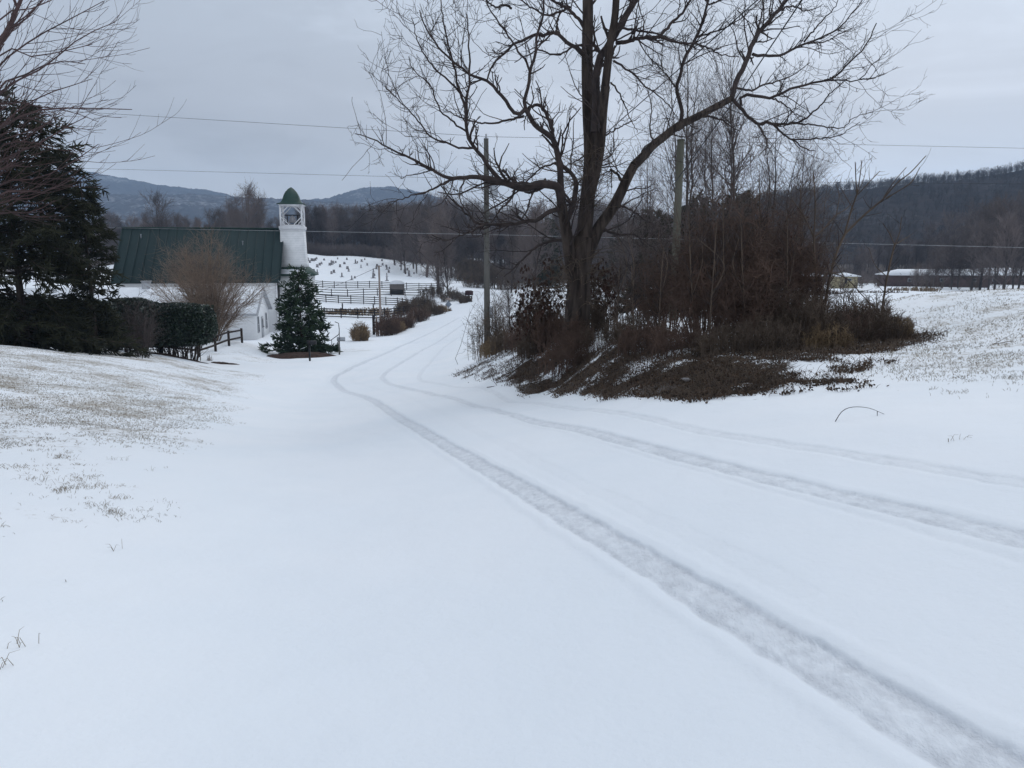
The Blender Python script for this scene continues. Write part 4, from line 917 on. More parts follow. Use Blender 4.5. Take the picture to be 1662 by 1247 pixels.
# hillside wood on the right: every point of the slope mesh carries a tree
gx = RG[:100]; sl_ = g_.randint(8, 99, 5200); sc_ = g_.randint(0, 500, 5200)
pp = gx[sl_, sc_]+g_.normal(size=(5200, 3))*(1.5, 2.5, 0)
crest = gx[98-g_.randint(0, 3, 1300), g_.randint(0, 500, 1300)]+g_.normal(size=(1300, 3))*(1.5, 3, 0)
many_small('hillside_wood', np.vstack([pp, crest]), 8.5, 9, M['hillbark'], 15, .085, wid=.36, label='bare forest covering the hillside on the right', cat='forest')
many_small('undergrowth', np.vstack([scatter(480, 760, 246, 262, 520), scatter(740, 1120, 215, 260, 420), scatter(1100, 1800, 205, 262, 700), scatter(100, 480, 225, 260, 200)]), 3.6, 15, M['fartwig'], 22, .035, wid=.4, label='low brown undergrowth along the foot of the distant woods', cat='undergrowth')

# ------------------------------------------------------------------ conifers
def conifer(name, x, y, ztop, Rb, label, nb, nf, mt, seed, cat='tree', lowz=.0, fr=.032, fl=(.14,.34), droop=-.05, prof=.8, tipup=.05, sag=-.10, snow=0, gap=None, K3=3, sub_n=9, lean=0):
    g = np.random.RandomState(seed); zb = gz(x, y)-.05; H = ztop-zb
    root = empty(name, (x, y, zb), 0, label, cat)
    t = np.linspace(0, 1, 12); TP = np.stack([lean*t*H+g.normal(size=12)*.01, g.normal(size=12)*.01, t*H], 1)[None]; TP[0, 0, 2] = -.4; TR = (H*.017*(1-.93*t)+.008)[None]
    build_tubes('trunk', [(TP, TR, 9)], M['bark'], root)
    tt = lowz+(1-lowz)*(np.arange(nb)+g.uniform(0, 1, nb))/nb; tt = tt**1.08*.985
    if gap is not None: tt = tt[(tt < gap[0]) | (tt > gap[1]) | (g.uniform(size=len(tt)) < gap[2])]
    n = len(tt); az = np.arange(n)*2.39996+g.uniform(-.4, .4, n)
    Ln = Rb*(1-tt)**prof*g.uniform(.62, 1.1, n)*(1+.10*np.sin(az*2+tt*9))+.12; K = 8; p = np.stack([lean*tt*H, 0*tt, tt*H], 1); el = g.uniform(-.12, .12, n)+.35*tt-.05
    d = np.stack([np.cos(az)*np.cos(el), np.sin(az)*np.cos(el), np.sin(el)], 1); P = [p]
    for k in range(K-1):
        p = p+d*(Ln/(K-1))[:, None]; P.append(p); d = d+g.normal(size=d.shape)*.05; d[:, 2] += (sag if k < 4 else tipup+.06); d = unit(d)
    BP = np.stack(P, 1); BR = (.006+Ln*.010)[:, None]*np.linspace(1, .3, K)[None]
    b2 = grow(g, BP, BR, n*sub_n, .16*Rb, .36*Rb, 6, (32, 62), sag*.45, .07, .6, .005, .15, 1, .4, flat=.35, lent=.5)
    src = np.concatenate([b2[0], BP[:, 2:]]); srcR = np.concatenate([b2[1], BR[:, 2:]])
    f = grow(g, src, srcR, nf, fl[0], fl[1], 3, (18, 55), .04+droop*.3, .06, .7, .005, .1, 1, .4, flat=.7)
    prf = np.array([[.5, 1.0, .35]]); FR = fr*g.uniform(.7, 1.2, len(f[0]))[:, None]*prf
    fp = f[0]
    nee = np.concatenate([b2[0][:, ::1]]); nR = np.linspace(1, .8, 6)[None]*fr*.75*np.ones((len(nee), 1))
    build_tubes('branches', [(BP, BR, 4)], M['bark'], root)
    build_tubes('needles', [(fp, FR, 4), (nee, nR, 4)], M[mt], root)
    if snow:
        i = g.choice(len(fp), snow, p=(lambda q: q/q.sum())(.15+fp[:, 0, 2].clip(0, 9)**1.5)); build_tubes('snow', [(fp[i]+np.array((0, 0, fr*.55)), FR[i]*.75, 4)], M['snowcap'], root)
    return root, (fp, FR)
Xs, Ys = at(36, 500, 36)[:2]
conifer('spruce_tree', Xs, Ys, at(36, 160, 36)[2], 4.85, 'huge dark spruce with drooping branches at the left edge', 220, 26000, 'spruce', 3, lowz=.04, prof=.36, fr=.027, fl=(.22,.5), gap=(.17,.30,.22), sub_n=7, droop=-.3)
Xs, Ys = at(150, 500, 37)[:2]
conifer('spruce_tree', Xs, Ys, at(160, 292, 37)[2], 1.45, 'smaller dark spruce with upturned twigs, in front of the left end of the church', 90, 5200, 'spruce', 5, lowz=.04, prof=.35, fr=.027, fl=(.22,.45), sub_n=6, droop=-.2)
Xs, Ys = at(-110, 500, 38)[:2]
conifer('spruce_tree', Xs, Ys, at(-110, 120, 38)[2], 5.0, 'dark spruce cut by the left edge of the photo', 120, 8000, 'spruce', 6, lowz=.05, prof=.6, fr=.034, fl=(.2,.45))
Xs, Ys = at(487, 500, 56.5)[:2]
conifer('conifer', Xs, Ys, at(489, 436, 56.5)[2], 2.5, 'bushy green conifer lightly dusted with snow, in front of the bell tower', 105, 8500, 'pine', 9, lowz=.03, prof=.72, fr=.040, fl=(.18,.42), tipup=.08, sag=-.02, sub_n=7, snow=420)
for px, yt, Yd, Rb, lab in ((1125,318,46,2.6,'dark evergreen hidden behind the bramble thicket, the middle one'),(1060,345,50,2.4,'dark evergreen behind the mossy pole'),(1190,312,48,2.8,'dark evergreen behind the top of the bramble thicket'),(890,352,140,3.2,'dark evergreen far behind the left stems of the big tree'),(1000,362,120,2.6,'dark evergreen far behind and right of the big trunk')):
    X_, Y_ = at(px, 500, Yd)[:2]; conifer('evergreen_tree', X_, Y_, at(px, yt, Yd)[2], Rb, lab, 80, 4200, 'spruce', px, lowz=.1, prof=.6, fr=.06, fl=(.25,.5), sub_n=6)

# ------------------------------------------------------------------ hedges and shrubs
def hedge(name, c, rz, hx, hy, h, label, n, mt, seed, stem=True, lift=.35, lsz=.10):
    g = np.random.RandomState(seed); x, y = c; zb = gz(x, y)-.05; root = empty(name, (x, y, zb), rz, label, 'hedge')
    u = g.normal(size=(n, 3)); u = unit(u); e = 3.2; k = (np.abs(u)**e).sum(1)**(-1/e); s_ = u*k[:, None]
    r = 1-np.abs(g.normal(size=n))*.10; r *= 1+.05*(fbm(s_[:, 0]*3+7, s_[:, 2]*3+s_[:, 1]*2, 3, seed)-.5)*2
    P = s_*r[:, None]*np.array((hx, hy, (h-lift)/2)); P[:, 2] += (h+lift)/2
    low = (P[:, 2] < lift+.5) & (g.uniform(size=n) < .5); P = P[~low]
    V_, F_ = leaves(g, P, lsz, .6); inner = []
    mesh_np('foliage', V_, [F_], M[mt], root, False)
    ns = 60; b0 = np.stack([g.uniform(-hx*.5, hx*.5, ns), g.uniform(-hy*.4, hy*.4, ns), np.zeros(ns)-.2], 1); tgt = b0*np.array((1.5, 1.5, 0))+np.stack([0*b0[:, 0], 0*b0[:, 0], g.uniform(.5, .9, ns)*h], 1)
    t = np.linspace(0, 1, 6)[None, :, None]; SP = b0[:, None]+(tgt-b0)[:, None]*t; SP[:, 1:] += g.normal(size=(ns, 5, 3))*.07
    SR = np.full((ns, 6), .03)*np.linspace(1, .5, 6)[None]; s2 = grow(g, SP, SR, 700, .4, 1.0, 5, (25, 70), .05, .2, .6, .01, .15, 1, .4)
    build_tubes('branches', [(SP, SR, 5), (s2[0], s2[1], 3)], M['bark'], root)
    # dense inner leaves that close the hedge
    P2 = g.uniform(-1, 1, (n//3, 3)); P2 = P2*np.array((hx*.86, hy*.86, (h-lift)*.43)); P2[:, 2] += (h+lift)/2
    V_, F_ = leaves(g, P2, lsz*1.7, .7); mesh_np('inner_foliage', V_, [F_], M[mt], root, False); return root
a_ = at(283, 575, 43.5); hedge('clipped_hedge', (a_[0], a_[1]+.6), .1, 2.2, 1.25, 3.25, 'dark glossy clipped evergreen hedge end beside the split rail fence', 26000, 'holly', 1, lift=.7)
for px, Yd, hx, h, lab in ((205,44.5,1.6,3.2,'dark clipped hedge block between the spruce and the hedge end'),(120,38.5,2.0,2.75,'dark hedge under the big spruce'),(35,38.8,1.9,2.8,'dark hedge at the foot of the big spruce trunk'),(-60,39,1.9,2.8,'dark hedge cut by the left edge of the photo')):
    a_ = at(px, 575, Yd); hedge('clipped_hedge', (a_[0], a_[1]+.7), .05, hx, 1.1, h, lab, 18000, 'holly', px+200, lift=.25)
def bush(name, px, ytop, Yd, wpx, n1, n2, n3, mats, label, cat='shrub', seed=None, up=.05, wig=.12, r=.008, group=None, depth=None, spread=.6, cl=(.35, .8), rr_=.55, hmin=.5, tm=.12, ang_=(20, 60), off=None, leafn=0, lsz=.14, tw=.004, base=.45):
    seed = seed if seed is not None else int(px*7+Yd); g = np.random.RandomState(seed)
    X_ = ray(px, 500)[0]*Yd; zb = gz(X_, Yd)-.03; h = max(.3, ray(px, ytop)[1]*Yd-zb); W2 = wpx/2*Yd/FPX; D2 = depth or W2*.8
    root = empty(name, (X_, Yd, zb), 0, label, cat, group)
    a = g.uniform(0, 6.28, n1); q = np.sqrt(g.uniform(size=n1)); b0 = np.stack([np.cos(a)*q*W2*base, np.sin(a)*q*D2*base, np.full(n1, -.1)], 1)
    end = np.stack([np.cos(a)*q*W2*.92, np.sin(a)*q*D2*.92, h*(1-spread*q**2)*g.uniform(hmin, 1.05, n1)], 1); K = 8; t = np.linspace(0, 1, K)[None, :, None]
    P = b0[:, None]+(end-b0)[:, None]*np.concatenate([t**1.3, t**1.3, t**.85], 2); P[:, 1:] += np.cumsum(g.normal(size=(n1, K-1, 3)), 1)*h*.012
    Rr = (r*g.uniform(.7, 1.5, n1))[:, None]*np.linspace(1, .35, K)[None]
    b2 = grow(g, P, Rr, n2, cl[0]*h*.5, cl[1]*h*.5, 6, ang_, up, wig, rr_, tw*1.3, tm, 1, .45, lent=.4)
    b3 = grow(g, b2[0], b2[1], n3, .06*h, .18*h, 4, (25, 70), up, wig*1.3, .7, tw, .15, 1, .5)
    build_tubes('stems', [(P, Rr, 4)], M[mats[0]], root); build_tubes('twigs', [(b2[0], b2[1], 3), (b3[0], b3[1], 3)], M[mats[1]], root)
    if leafn:
        i = g.randint(0, len(b3[0]), leafn); V_, F_ = leaves(g, b3[0][i, -1], lsz, .5, droop=1.2); mesh_np('dead_leaves', V_, [F_], M['leaf'], root, False)
    return root
bush('bare_shrub', 222, 478, 40, 78, 50, 380, 800, ('greytwig','greytwig'), 'grey brown bare shrub in front of the dark hedge', r=.010, spread=.3, tw=.006)
bush('ornamental_tree', 338, 384, 57, 200, 70, 1900, 6500, ('myrtle','myrtletwig'), 'many stemmed bare tree with a dense brown twiggy crown in front of the church roof', cat='tree', r=.035, spread=.5, base=.14, cl=(.22,.45), up=.09, wig=.09, tw=.0065, hmin=.8)
bush('dry_shrub', 583, 524, 70, 36, 150, 900, 1200, ('tan','tan'), 'round tan dry shrub standing alone beside the road', r=.02, spread=.35, base=.7, tw=.012)
bush('small_shrub', 335, 575, 46, 14, 24, 90, 100, ('tan','bramble'), 'tiny dry shrub at the foot of the split rail fence', r=.008)
for i, (px, yt, Yd, wd, mt, lab) in enumerate(((628,509,78,46,'thicket','dark brown roadside bush right behind the gate post'),(652,508,84,48,'thicket','dark brown roadside bush, second past the gate post'),(676,500,92,48,'thicket','brown roadside bush in the middle of the roadside row'),(700,490,101,48,'bramble','brown roadside bush before the diamond sign'),(715,496,106,36,'tan','tan dry grassy bush at the foot of the diamond sign'),(660,485,112,40,'bramble','dark bush where the curving board fence ends'),(688,478,122,44,'bramble','brown bush behind the diamond sign'),(735,472,132,50,'bramble','dark brushy mound at the road bend'),(712,462,145,70,'bramble','wide dark brush mound in front of the far road'),(756,480,125,24,'bramble','small brown bush left of the maroon box'),(640,520,80,40,'tan','tan brown hedge bottom along the road'))):
    bush('roadside_bush', px, yt, Yd, wd, 120, 900, 1800, (mt, mt), lab, r=.022, spread=.35, base=.85, tw=.016, depth=2.2)
for px, yt, Yd, wd, lab in ((800,432,170,110,'dark brown brush bank right of the far road'),(870,425,175,110,'brown brush on the rise behind the utility pole'),(770,418,200,80,'dark brush beyond the far end of the road'),(600,500,112,120,'dry tan grass clump along the dark board fence'),(540,502,113,100,'dry tan grass clump behind the conifer'),(1200,468,120,130,'brown hedgerow across the field behind the thicket'),(1310,470,125,120,'brown hedgerow across the field left of the yellow hut'),(1420,472,130,110,'brown hedgerow in front of the yellow hut'),(1060,470,120,130,'brown hedgerow seen right of the big trunk'),(1480,466,150,90,'tan hedgerow before the long farm building')):
    bush('far_brush', px, yt, Yd, wd, 200, 1600, 2600, ('tan','tan') if 'tan' in lab else ('bramble','bramble'), lab, group=None, r=.03, spread=.4, base=.9, tw=.025, depth=4)
# the thicket on the bank
TH = [(1085,400,20,150,'thicket','twiggy brown shrub just right of the big trunk'),(1135,325,18.5,190,'thicket','tall reddish brown bramble mound, its left half'),(1195,300,17.8,190,'thicket','tallest reddish brown bramble bush in the middle of the thicket'),(1255,318,17.6,180,'thicket','tall reddish brown bramble bush in the right half of the thicket'),(1225,390,16.5,180,'thicket','dense reddish brown bush in front of the tallest bramble'),(1150,420,16.8,180,'thicket','dense brown bush low in front of the bramble mound'),(1295,365,17.8,120,'thicket','brown bush at the right shoulder of the bramble mound')]
for i, (px, yt, Yd, wd, mt, lab) in enumerate(TH):
    bush('bramble_bush', px, yt, Yd, wd, 34, 500, 1450, (mt, mt), lab, r=.012, spread=.42, base=.26, tw=.0046, wig=.42, up=-.02, seed=i+50, tm=.42, ang_=(30, 95), cl=(.3,.75), hmin=.45, leafn=260, lsz=.06)
LO = [(1255,455,16.8,150,'bramble','dark tangled shrub at the right foot of the tall brambles'),(1310,462,16.9,130,'thicket','brown tangled shrub behind the leaning saplings'),(1365,468,17,120,'bramble','dark tangled shrub behind the arching branch'),(1415,478,17,110,'bramble','tangled shrub behind the short sapling'),(1400,500,16.2,90,'bramble','dense dark shrub in front of the short sapling'),(1450,505,16.9,70,'thicket','rounded brown shrub at the far right end of the thicket'),(1340,505,15.9,120,'bramble','dense dark shrub in front of the leaning saplings'),(785,482,36,80,'bramble','thin open shrub leaning over the road left of the tall pole'),(1040,505,18.2,110,'bramble','low brown shrub right of the trunk foot'),(1110,515,15.8,120,'thicket','low dark reddish shrub on the bank edge'),(1180,520,15,120,'bramble','low tangled shrub at the front of the thicket'),(1250,512,15.2,120,'bramble','low tangled shrub below the tall brambles'),(1320,478,16,120,'bramble','low tangled dark shrub between the saplings'),(1380,485,16.3,110,'thicket','low brown shrub with dry grass near the right end'),(1430,495,16.4,90,'bramble','low dark shrub next to the last one at the right end'),(1466,515,16.6,50,'tan','tan dry grass tuft ending the thicket on the right'),(1350,525,15.4,90,'tan','dry tan grass at the front foot of the thicket'),
      (905,505,24,90,'thicket','reddish brown shrub at the left foot of the big tree'),(860,512,27,90,'thicket','reddish brown shrub left of the big tree, second from the trunk'),(825,530,31,70,'bramble','brown shrub between the tall pole and the big tree'),(800,548,35,46,'tan','tan grassy tuft at the foot of the tall pole'),(905,492,22.8,80,'thicket','brown shrub hiding the left foot of the big trunk'),(962,488,22.3,80,'bramble','brown shrub hiding the right foot of the big trunk'),(935,512,21.3,70,'thicket','brown shrub right before the middle of the big trunk foot'),(1050,520,16.8,100,'thicket','brown shrub on the bank right of the trunk foot shrubs'),(870,540,23.5,80,'bramble','low brown shrub on the bank below the dead leaves'),(980,520,20.5,90,'bramble','thin brown shrub in front of the big trunk'),(850,480,30,80,'bramble','thin open shrub behind the reddish ones left of the trunk'),(1010,455,24,100,'bramble','thin open shrub right behind the big trunk'),(815,478,36,60,'bramble','thin open shrub right of the tall pole'),(930,540,20,120,'thicket','low reddish shrub in front of the trunk foot')]
for i, (px, yt, Yd, wd, mt, lab) in enumerate(LO):
    thin = 'thin' in lab
    bush('low_shrub', px, yt, Yd, wd, 40 if thin else 80, 300 if thin else 700, 500 if thin else 1300, (mt, mt), lab, r=.009, spread=.5, base=.95, tw=.0045 if Yd < 20 else .006, wig=.26, up=.0, seed=i+90)
for px, yt, Yd, wd, lab in ((885,430,23.5,64,'shrub with hanging dark brown dead leaves left of the trunk'),(968,425,23,56,'shrub with hanging dark brown dead leaves right behind the trunk'),(862,455,24.5,40,'small sprig of dead brown leaves, farthest left of the leafy ones')):
    bush('leafy_shrub', px, yt, Yd, wd, 26, 160, 420, ('bramble','bramble'), lab, r=.010, spread=.3, base=.4, leafn=900, tw=.005)
# vines looping out of the top of the thicket
for i, (px, yt, Yd, wd, lab) in enumerate(((1150,255,19,170,'loose tangle of thin vines above the left part of the bramble mound'),(1235,235,18.8,170,'loose tangle of thin vines above the middle of the bramble mound'),(1315,262,18.6,130,'loose tangle of thin vines reaching right above the saplings'),(1060,330,20.5,120,'loose tangle of vines between the big trunk and the bramble mound'))):
    bush('vine_tangle', px, yt, Yd, wd, 16, 190, 420, ('bramble','greytwig'), lab, cat='vine', r=.010, spread=.3, base=.3, tw=.0042, wig=.34, up=-.03, seed=i+150, tm=.4, ang_=(30, 80), cl=(.3,.7), hmin=.6)
# saplings rising out of the thicket, laid out stem by stem
def sapling(name, Yd, stems, label, seed, ntw=40, mt='bramble', cat='sapling'):
    base = hit(*stems[0][0][0]) if False else None
    p0 = stems[0][0][0]; X_ = ray(p0[0], 500)[0]*Yd; zb = gz(X_, Yd); B_ = np.array((X_, Yd, zb)); root = empty(name, tuple(B_), 0, label, cat)
    Ps, Rs = [], []
    for pts, w0, w1, dy in stems:
        Q = resample(pts, 14); P = np.array([at(a, b, Yd+dy*t) for (a, b), t in zip(Q, np.linspace(0, 1, 14))])-B_
        Ps.append(P); Rs.append(np.linspace(w0, w1, 14)*.36*Yd/FPX)
    Ps[0] = np.vstack([np.array([[0, 0, -.1]])*1.0+Ps[0][:1]*np.array([1, 1, 0]), Ps[0][1:]])
    Ps, Rs = np.array(Ps), np.array(Rs); g = np.random.RandomState(seed); q = grow(g, Ps, Rs, ntw, .15, .5, 5, (25, 60), .1, .12, .5, .005, .3, 1, .5)
    build_tubes('trunk', [(Ps, Rs, 6)], M[mt], root); build_tubes('twigs', [(q[0], q[1], 3)], M['twig'], root); return root
sapling('sapling', 17.5, [([(1328,545),(1326,480),(1322,420),(1321,383)],6,4,0),([(1321,385),(1305,352),(1286,325)],3.5,2,.3),([(1321,384),(1323,330),(1319,272)],3.5,1.8,-.2),([(1323,384),(1340,368),(1357,349)],3.5,2.6,.2),([(1357,349),(1362,320),(1357,300)],2,1.2,.3),([(1357,349),(1375,338),(1384,325)],2.4,1.2,.3)], 'bare sapling forking into upright prongs, left one of the three right of the thicket', 1, 30)
sapling('sapling', 17.2, [([(1330,550),(1345,460),(1358,410),(1371,380)],7,5,0),([(1370,384),(1382,340),(1391,315)],4.5,3.2,-.2),([(1391,316),(1389,290),(1388,263)],2.6,1.6,0),([(1391,316),(1396,285),(1399,260)],2.6,1.6,0),([(1392,316),(1410,297),(1428,278)],2.6,1.4,.2),([(1391,316),(1400,296),(1404,283)],2.,1.2,.2),([(1371,380),(1402,350),(1434,323)],5,4,.4),([(1434,323),(1455,298),(1478,280),(1503,253)],3,1.8,.3),([(1438,322),(1462,308),(1480,295),(1493,272)],3,1.7,.2),([(1434,321),(1452,294),(1471,272)],2.4,1.4,.3),([(1385,340),(1372,318),(1362,300)],2,1,.2)], 'tallest leaning sapling with long upturned prongs right of the thicket', 2, 40)
sapling('sapling', 17.6, [([(1428,560),(1432,500),(1442,440),(1452,398)],5,3.5,0),([(1452,398),(1444,380),(1433,363)],2.4,1.2,.2),([(1452,398),(1460,378),(1463,352)],2.4,1.2,0),([(1452,398),(1468,388),(1482,379)],2.2,1,.2),([(1440,450),(1420,430),(1410,402)],2,1,.2)], 'short bare sapling at the right end of the thicket', 3, 24)
sapling('sapling', 16.6, [([(1330,440),(1370,450),(1400,480),(1428,510)],2.5,2,0),([(1370,450),(1352,420),(1340,400)],2,1,.2)], 'thin arching branch in front of the right end of the thicket', 5, 14)
for i, (px, yt, Yd) in enumerate(((1068,400,17),(1128,345,16.5),(1150,365,16),(1030,430,17.5),(1210,350,16.2),(1275,340,16.8),(1000,440,20),(1178,300,17),(1240,285,17.6),(1300,300,18))):
    g = random.Random(i); d = g.uniform(-14, 14)
    sapling('whip_sapling', Yd, [([(px,580),(px+d*.3,500),(px+d*.7,430),(px+d,yt)],5,1.6,0),([(px+d*.4,480),(px+d*.4+g.uniform(-22,22),430),(px+d*.5+g.uniform(-30,30),385)],3,1.2,.3)], ('slim upright sapling inside the thicket: ' + ('just right of the big trunk','left part, behind the low shrubs','left part, in front of the mound','by the thin open shrub','in front of the tallest bramble','right part of the mound','touching the big trunk','rising from the mound top, left','rising from the mound top, middle','rising from the mound top, right')[i]), 30+i, 60, 'bramble')
# finer trees behind the big one
PB = [tree_meshes(71, 10, .26, 26, 260, 1250, forks=3, twr=.0042, lo=.15, up=.16, rt=.009, mats=('farbark','greytwig')), tree_meshes(72, 11, .22, 26, 260, 1250, forks=2, twr=.0042, lo=.2, up=.18, rt=.009, mats=('farbark','greytwig'))]
PR += PB; HH_ = (16,17,15,18,10,11)
for px, yt, Yd, k, lab in ((1108,92,40,4,'fine twigged bare tree behind the mossy pole, the tallest of the group'),(1190,118,41,5,'fine twigged bare tree right of the mossy pole'),(1050,250,44,4,'fine twigged bare tree between the big trunk and the mossy pole'),(1250,200,38,4,'fine twigged bare tree above the right half of the thicket'),(1290,240,36,5,'small fine twigged tree behind the right shoulder of the thicket'),(1150,190,36,5,'fine twigged bare tree just above the bramble mound')):
    place_tree(px, yt, Yd, k, 'slender_tree', lab, H=HH_)
for px, yt, Yd, k, lab in ((830,455,30,5,'thin bare shrub tree right of the tall pole'),(1000,400,27,4,'thin shrub tree behind the right stem of the big tree'),(940,400,26,5,'thin shrub tree right behind the big trunk')):
    place_tree(px, yt, Yd, k, 'shrub_tree', lab, H=HH_)

# ------------------------------------------------------------------ tree at the left edge, trunk outside the frame
Yl = 11.0; X0 = ray(-190, 500)[0]*Yl; zb = gz(X0, Yl); B_ = np.array((X0, Yl, zb))
lt = empty('maple_tree', tuple(B_), 0, 'bare reddish twigged tree reaching in from the left edge', 'tree')
LMS = [((-190,330),(-60,180),(0,70),(32,5),(60,-90)),((-190,420),(-90,250),(0,150),(70,110),(130,62),(187,36)),((-190,380),(-80,200),(0,105),(60,60),(120,28),(168,2)),((-190,450),(-80,270),(0,142),(40,122),(90,100),(138,104)),((-190,480),(-90,300),(-10,215),(60,180),(130,176),(214,178)),((-190,470),(-80,290),(0,205),(60,160),(120,138),(150,128)),((-190,500),(-90,330),(0,262),(60,235),(110,205),(140,190)),((-190,520),(-100,380),(0,300),(60,290),(110,268),(160,234)),
  ((-190,400),(-60,140),(0,60),(50,20),(90,-20)),((-190,540),(-100,400),(0,330),(50,322),(95,300)),((-190,560),(-100,430),(-20,352),(50,345),(90,325)),((-190,500),(-100,350),(0,275),(40,272),(100,262)),((-190,430),(-100,260),(0,170),(50,172),(110,180),(160,198)),((-190,350),(-80,150),(0,30),(60,12),(110,-15)),((-190,530),(-100,390),(0,315),(70,312),(120,290)),((-190,510),(-80,360),(0,240),(50,232),(90,240)),((-190,380),(-60,200),(0,85),(50,92),(90,86),(150,72)),((-190,550),(-90,420),(0,345),(30,350),(80,352))]
g_ = np.random.RandomState(77); Ps, Rs = [], []
for i, p in enumerate(LMS):
    Q = resample(p, 16); dy = g_.uniform(-2.2, 2.2); P = np.array([at(a, b, Yl+dy*t) for (a, b), t in zip(Q, np.linspace(0, 1, 16))])-B_
    Ps.append(P); w0 = 9 if i == 0 else 4.6; Rs.append((w0*(1-np.linspace(0, 1, 16))**.9+(4 if i == 0 else 1.0))*.5*Yl/FPX)
Ps, Rs = np.array(Ps), np.array(Rs)
q1 = grow(g_, Ps, Rs, 270, .35, 1.2, 8, (14, 38), .07, .05, .5, .004, .3, 1, .4)
q2 = grow(g_, q1[0], q1[1], 700, .12, .45, 6, (18, 42), .09, .07, .7, .0028, .2, 1, .5)
t = np.linspace(0, 1, 10); TP = np.stack([0*t, 0*t, t*9-.3], 1)[None]; TR = (.2*(1-.6*t))[None]
build_tubes('trunk', [(TP, TR, 12)], M['bark'], lt); build_tubes('crown', [(Ps, Rs, 6), (q1[0], q1[1], 4), (q2[0], q2[1], 3)], M['redtwig'], lt)

# ------------------------------------------------------------------ grass, leaf litter, small debris
def gattr(arr, x, y):
    """ground attribute at world points (nearest grid vertex)"""
    r = np.hypot(x, y); a = np.degrees(np.arctan2(x, y)); i = np.clip(np.searchsorted(rad, r), 0, len(rad)-1); j = np.clip(np.searchsorted(ang, a), 0, len(ang)-1); return arr[i, j]
def blades(name, px0, px1, py0, py1, n, mt, label, seed, ln=(.03,.09), wd=.0035, attr=grass, thr=.5, lit=False, sc=1.1, maxr=60, minr=0):
    g = np.random.RandomState(seed); r = np.exp(g.uniform(math.log(3), math.log(maxr), n*6)); a = np.arctan((g.uniform(px0, px1, n*6)-CX)/1215)
    x, y = r*np.sin(a), r*np.cos(a)
    pyv = CY-(FPX*np.tan(PITCH+np.arctan2(gz0(x, y), y)))
    ok = (pyv > py0) & (pyv < py1)
    dens = gattr(attr, x, y); nz__ = fbm(x*sc, y*sc, 3, 41)*.6+fbm(x*7, y*7, 3, 43)*.4
    ok &= (dens > .05) & (nz__+dens*.45 > thr+g.uniform(-.06, .06, n*6))
    x, y = x[ok][:n], y[ok][:n]; z = gattr(Z, x, y)-.004; m_ = len(x); l = g.uniform(ln[0], ln[1], m_)
    if lit:
        V_, F_ = leaves(g, np.stack([x, y, z+.01+g.uniform(0, .05, m_)], 1), .042, .65); return tag(mesh_np(name, V_, [F_], M[mt], None, False), label, 'leaf litter', None, 'stuff')
    az = g.uniform(0, 6.28, m_); lean = g.uniform(.1, 1.0, m_); d = np.stack([np.cos(az)*lean, np.sin(az)*lean, np.ones(m_)], 1); d = unit(d)*l[:, None]; p = np.stack([x, y, z], 1)
    P = np.stack([p, p+d*.55, p+d+np.stack([np.cos(az), np.sin(az), -.6*np.ones(m_)], 1)*(l*.25)[:, None]], 1); w_ = wd*np.clip(np.hypot(x, y)/9, .8, 2.2)
    V_, F_ = tubes(P, np.stack([w_, w_*.8, w_*.3], 1), 3)
    return tag(mesh_np(name, V_, [F_], M[mt], None, False), label, 'grass', None, 'stuff')
blades('dead_grass', -60, 500, 540, 1150, 32000, 'grass', 'dead grass blades poking through the snow on the left lawn', 1, thr=.79, wd=.0022, ln=(.015,.055), sc=.9)
blades('dead_grass', 1150, 1740, 460, 760, 16000, 'grass', 'dead grass blades poking through the snow on the right slope', 2, sc=.9, thr=.79, wd=.0022, ln=(.02,.06))
blades('leaf_litter', 720, 1662, 520, 720, 60000, 'litter', 'dark fallen leaves and twigs on the bank below the big tree', 3, attr=dirt, thr=.72, lit=True, maxr=45)
blades('weeds', 740, 1662, 520, 700, 9000, 'bramble', 'short dry weeds among the fallen leaves on the bank', 4, ln=(.08,.3), wd=.003, attr=dirt, thr=.72, maxr=45)
gg = random.Random(3)
for i, (px, py, k, lab) in enumerate(((60,780,16,'broad tuft of bent dead grass low on the left lawn'),(95,742,9,'low wide tuft of dead grass on the left lawn, above the broad one'),(190,748,7,'small tuft of dead grass in the middle of the left lawn'),(180,832,6,'sparse tuft of grass blades below the middle of the left lawn'),(183,892,2,'single dark grass blade in the snow, lower left'),(28,1047,4,'few grass blades near the left edge, low in the photo'),(8,1082,3,'few grass blades at the very left edge'),(108,800,5,'loose tuft of dead grass blades right of the broad one'),(250,765,2,'two grass blades standing alone right of the left lawn'),(1558,716,4,'few thin grass stalks on the right snow bank'))):
    h = hit(px, py); o = MB(); dist = math.hypot(h[0], h[1])
    for j in range(k*2):
        a = gg.uniform(0, 6.28); l = gg.uniform(.03, .085); q = np.array((gg.gauss(0, .015*k**.8), gg.gauss(0, .012*k**.5), -.01)); e = gg.uniform(.2, 1.4)
        o.tube([q, q+np.array((math.cos(a)*e*l*.4, math.sin(a)*e*l*.4, l*.8)), q+np.array((math.cos(a)*e*l*.9, math.sin(a)*e*l*.9, l*(1.1-.3*e)))], [.0018, .0014, .0006], 3)
    ob = o.build('grass_tuft', M['grass']); ob.location = tuple(h); tag(ob, lab, 'grass tuft')
h = hit(1355, 683); o = MB(); o.tube(resample([(0,0,-.02),(.06,0,.09),(.15,.015,.135),(.27,.02,.14),(.38,.02,.12),(.50,.02,.07),(.56,.02,.05)], 16), np.linspace(.0045,.0018,16), 5); o.tube([(.44,.02,.095),(.42,-.03,.04),(.38,-.06,.0)], [.004,.003,.002], 5); ob = o.build('fallen_twig', M['twig'], None, True); ob.location = tuple(h); tag(ob, 'arched dark twig lying on the snow at the foot of the right slope', 'twig')
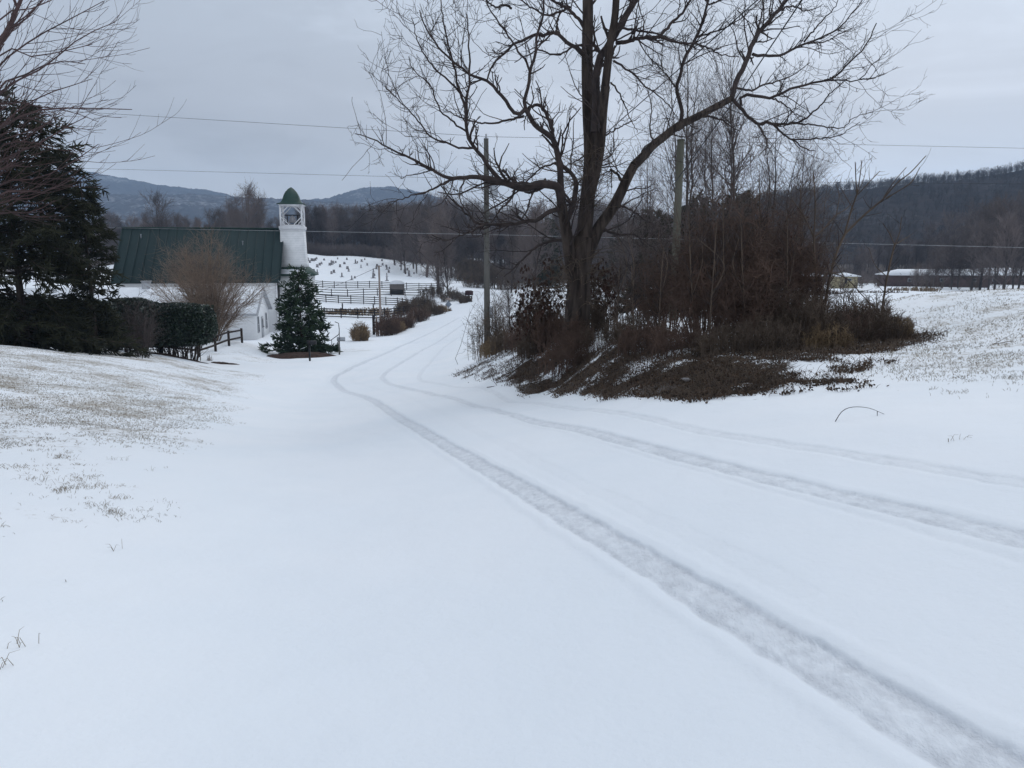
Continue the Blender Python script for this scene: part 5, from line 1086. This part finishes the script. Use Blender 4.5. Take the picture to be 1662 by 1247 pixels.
h = hit(1610, 560); o = MB(); o.tube([(0,0,0),(.2,.02,.1),(.35,0,.2)], [.005,.004,.002], 5); o.tube([(.02,0,.01),(.3,.02,.06),(.7,0,.08)], [.006,.005,.003], 5); ob = o.build('fallen_twig', M['bramble'], None, True); ob.location = tuple(h); tag(ob, 'small forked twig in the snow high on the right slope', 'twig')
h = hit(735, 622); o = MB(); o.tube([(0,0,.02),(.3,.05,.05),(.6,0,.04),(.95,-.05,.1)], [.012,.012,.01,.005], 5); o.tube([(.3,.05,.05),(.2,.0,.2)], [.008,.003], 5); ob = o.build('fallen_branch', M['twig'], None, True); ob.location = tuple(hit(790, 630)); tag(ob, 'thin fallen branch at the road edge below the bank', 'branch')
o = MB(); g2 = np.random.RandomState(5); u_ = np.linspace(0, math.pi, 7); o.rings([[(.17*math.sin(t)*math.cos(a)*(1+.15*math.sin(3*a+t)), .12*math.sin(t)*math.sin(a), .09*math.cos(t)) for a in np.linspace(0, 2*math.pi, 12, endpoint=False)] for t in u_[::-1]]); ob = o.build('stone', M['stone'], None, True); h = hit(1112, 622); ob.scale = (.6, .6, .6); ob.location = (h[0], h[1], h[2]+.04); tag(ob, 'grey stone lying in the dark leaf litter', 'stone')
# mulch beds
def mound(px, py, Yd, rx, ry, h_, label, name='mulch_bed'):
    X_ = ray(px, py)[0]*Yd; zb = gz(X_, Yd); V_, F_ = [], []; nr2, na2 = 12, 48
    for i in range(nr2+1):
        for j in range(na2):
            a = 2*math.pi*j/na2; t = i/nr2; k = t*(1+.12*math.sin(3*a+1)+.06*math.sin(7*a)); x_, y_ = X_+rx*k*math.cos(a), Yd+ry*k*math.sin(a)
            V_.append((x_, y_, 0))
    V_ = np.array(V_, float); V_[:, 2] = gz0(V_[:, 0], V_[:, 1])+.03; t = np.repeat(np.arange(nr2+1)/nr2, na2); V_[:, 2] += h_*(1-t**2)-.12*t**4+(fbm(V_[:, 0]*4, V_[:, 1]*4, 3, 2)-.5)*.12
    V_ -= np.array((X_, Yd, zb))
    for i in range(nr2):
        for j in range(na2): F_.append((i*na2+j, i*na2+(j+1)%na2, (i+1)*na2+(j+1)%na2, (i+1)*na2+j))
    o = mesh_np(name, V_, [np.array(F_)], M['mulch'], None, True); o.location = (X_, Yd, zb); return tag(o, label, 'mulch')
mound(482, 572, 54, 2.6, 1.5, .38, 'reddish brown mulch mound under the snow dusted conifer')
mound(362, 583, 45, 1.0, .4, .08, 'small dark patch of bare mulch by the driveway')
mound(280, 576, 43.5, 2.2, .5, .06, 'dark mulch strip under the clipped hedge end')

# ------------------------------------------------------------------ air
hz = MB(); hz.box((-3300, -60, -40), (3300, 3750, 390)); ho = hz.build('haze'); ho['kind'] = 'stuff'; ho['label'] = 'pale blue winter haze over the whole valley'
hm = bpy.data.materials.new('haze'); hm.use_nodes = True; t_ = hm.node_tree; t_.nodes.clear()
pv = N(t_, 'ShaderNodeVolumePrincipled'); pv.inputs['Color'].default_value = (.55, .74, 1, 1); pv.inputs['Density'].default_value = .00017; pv.inputs['Anisotropy'].default_value = .0
oo = N(t_, 'ShaderNodeOutputMaterial'); L(t_, pv.outputs[0], oo.inputs['Volume']); ho.data.materials.append(hm)
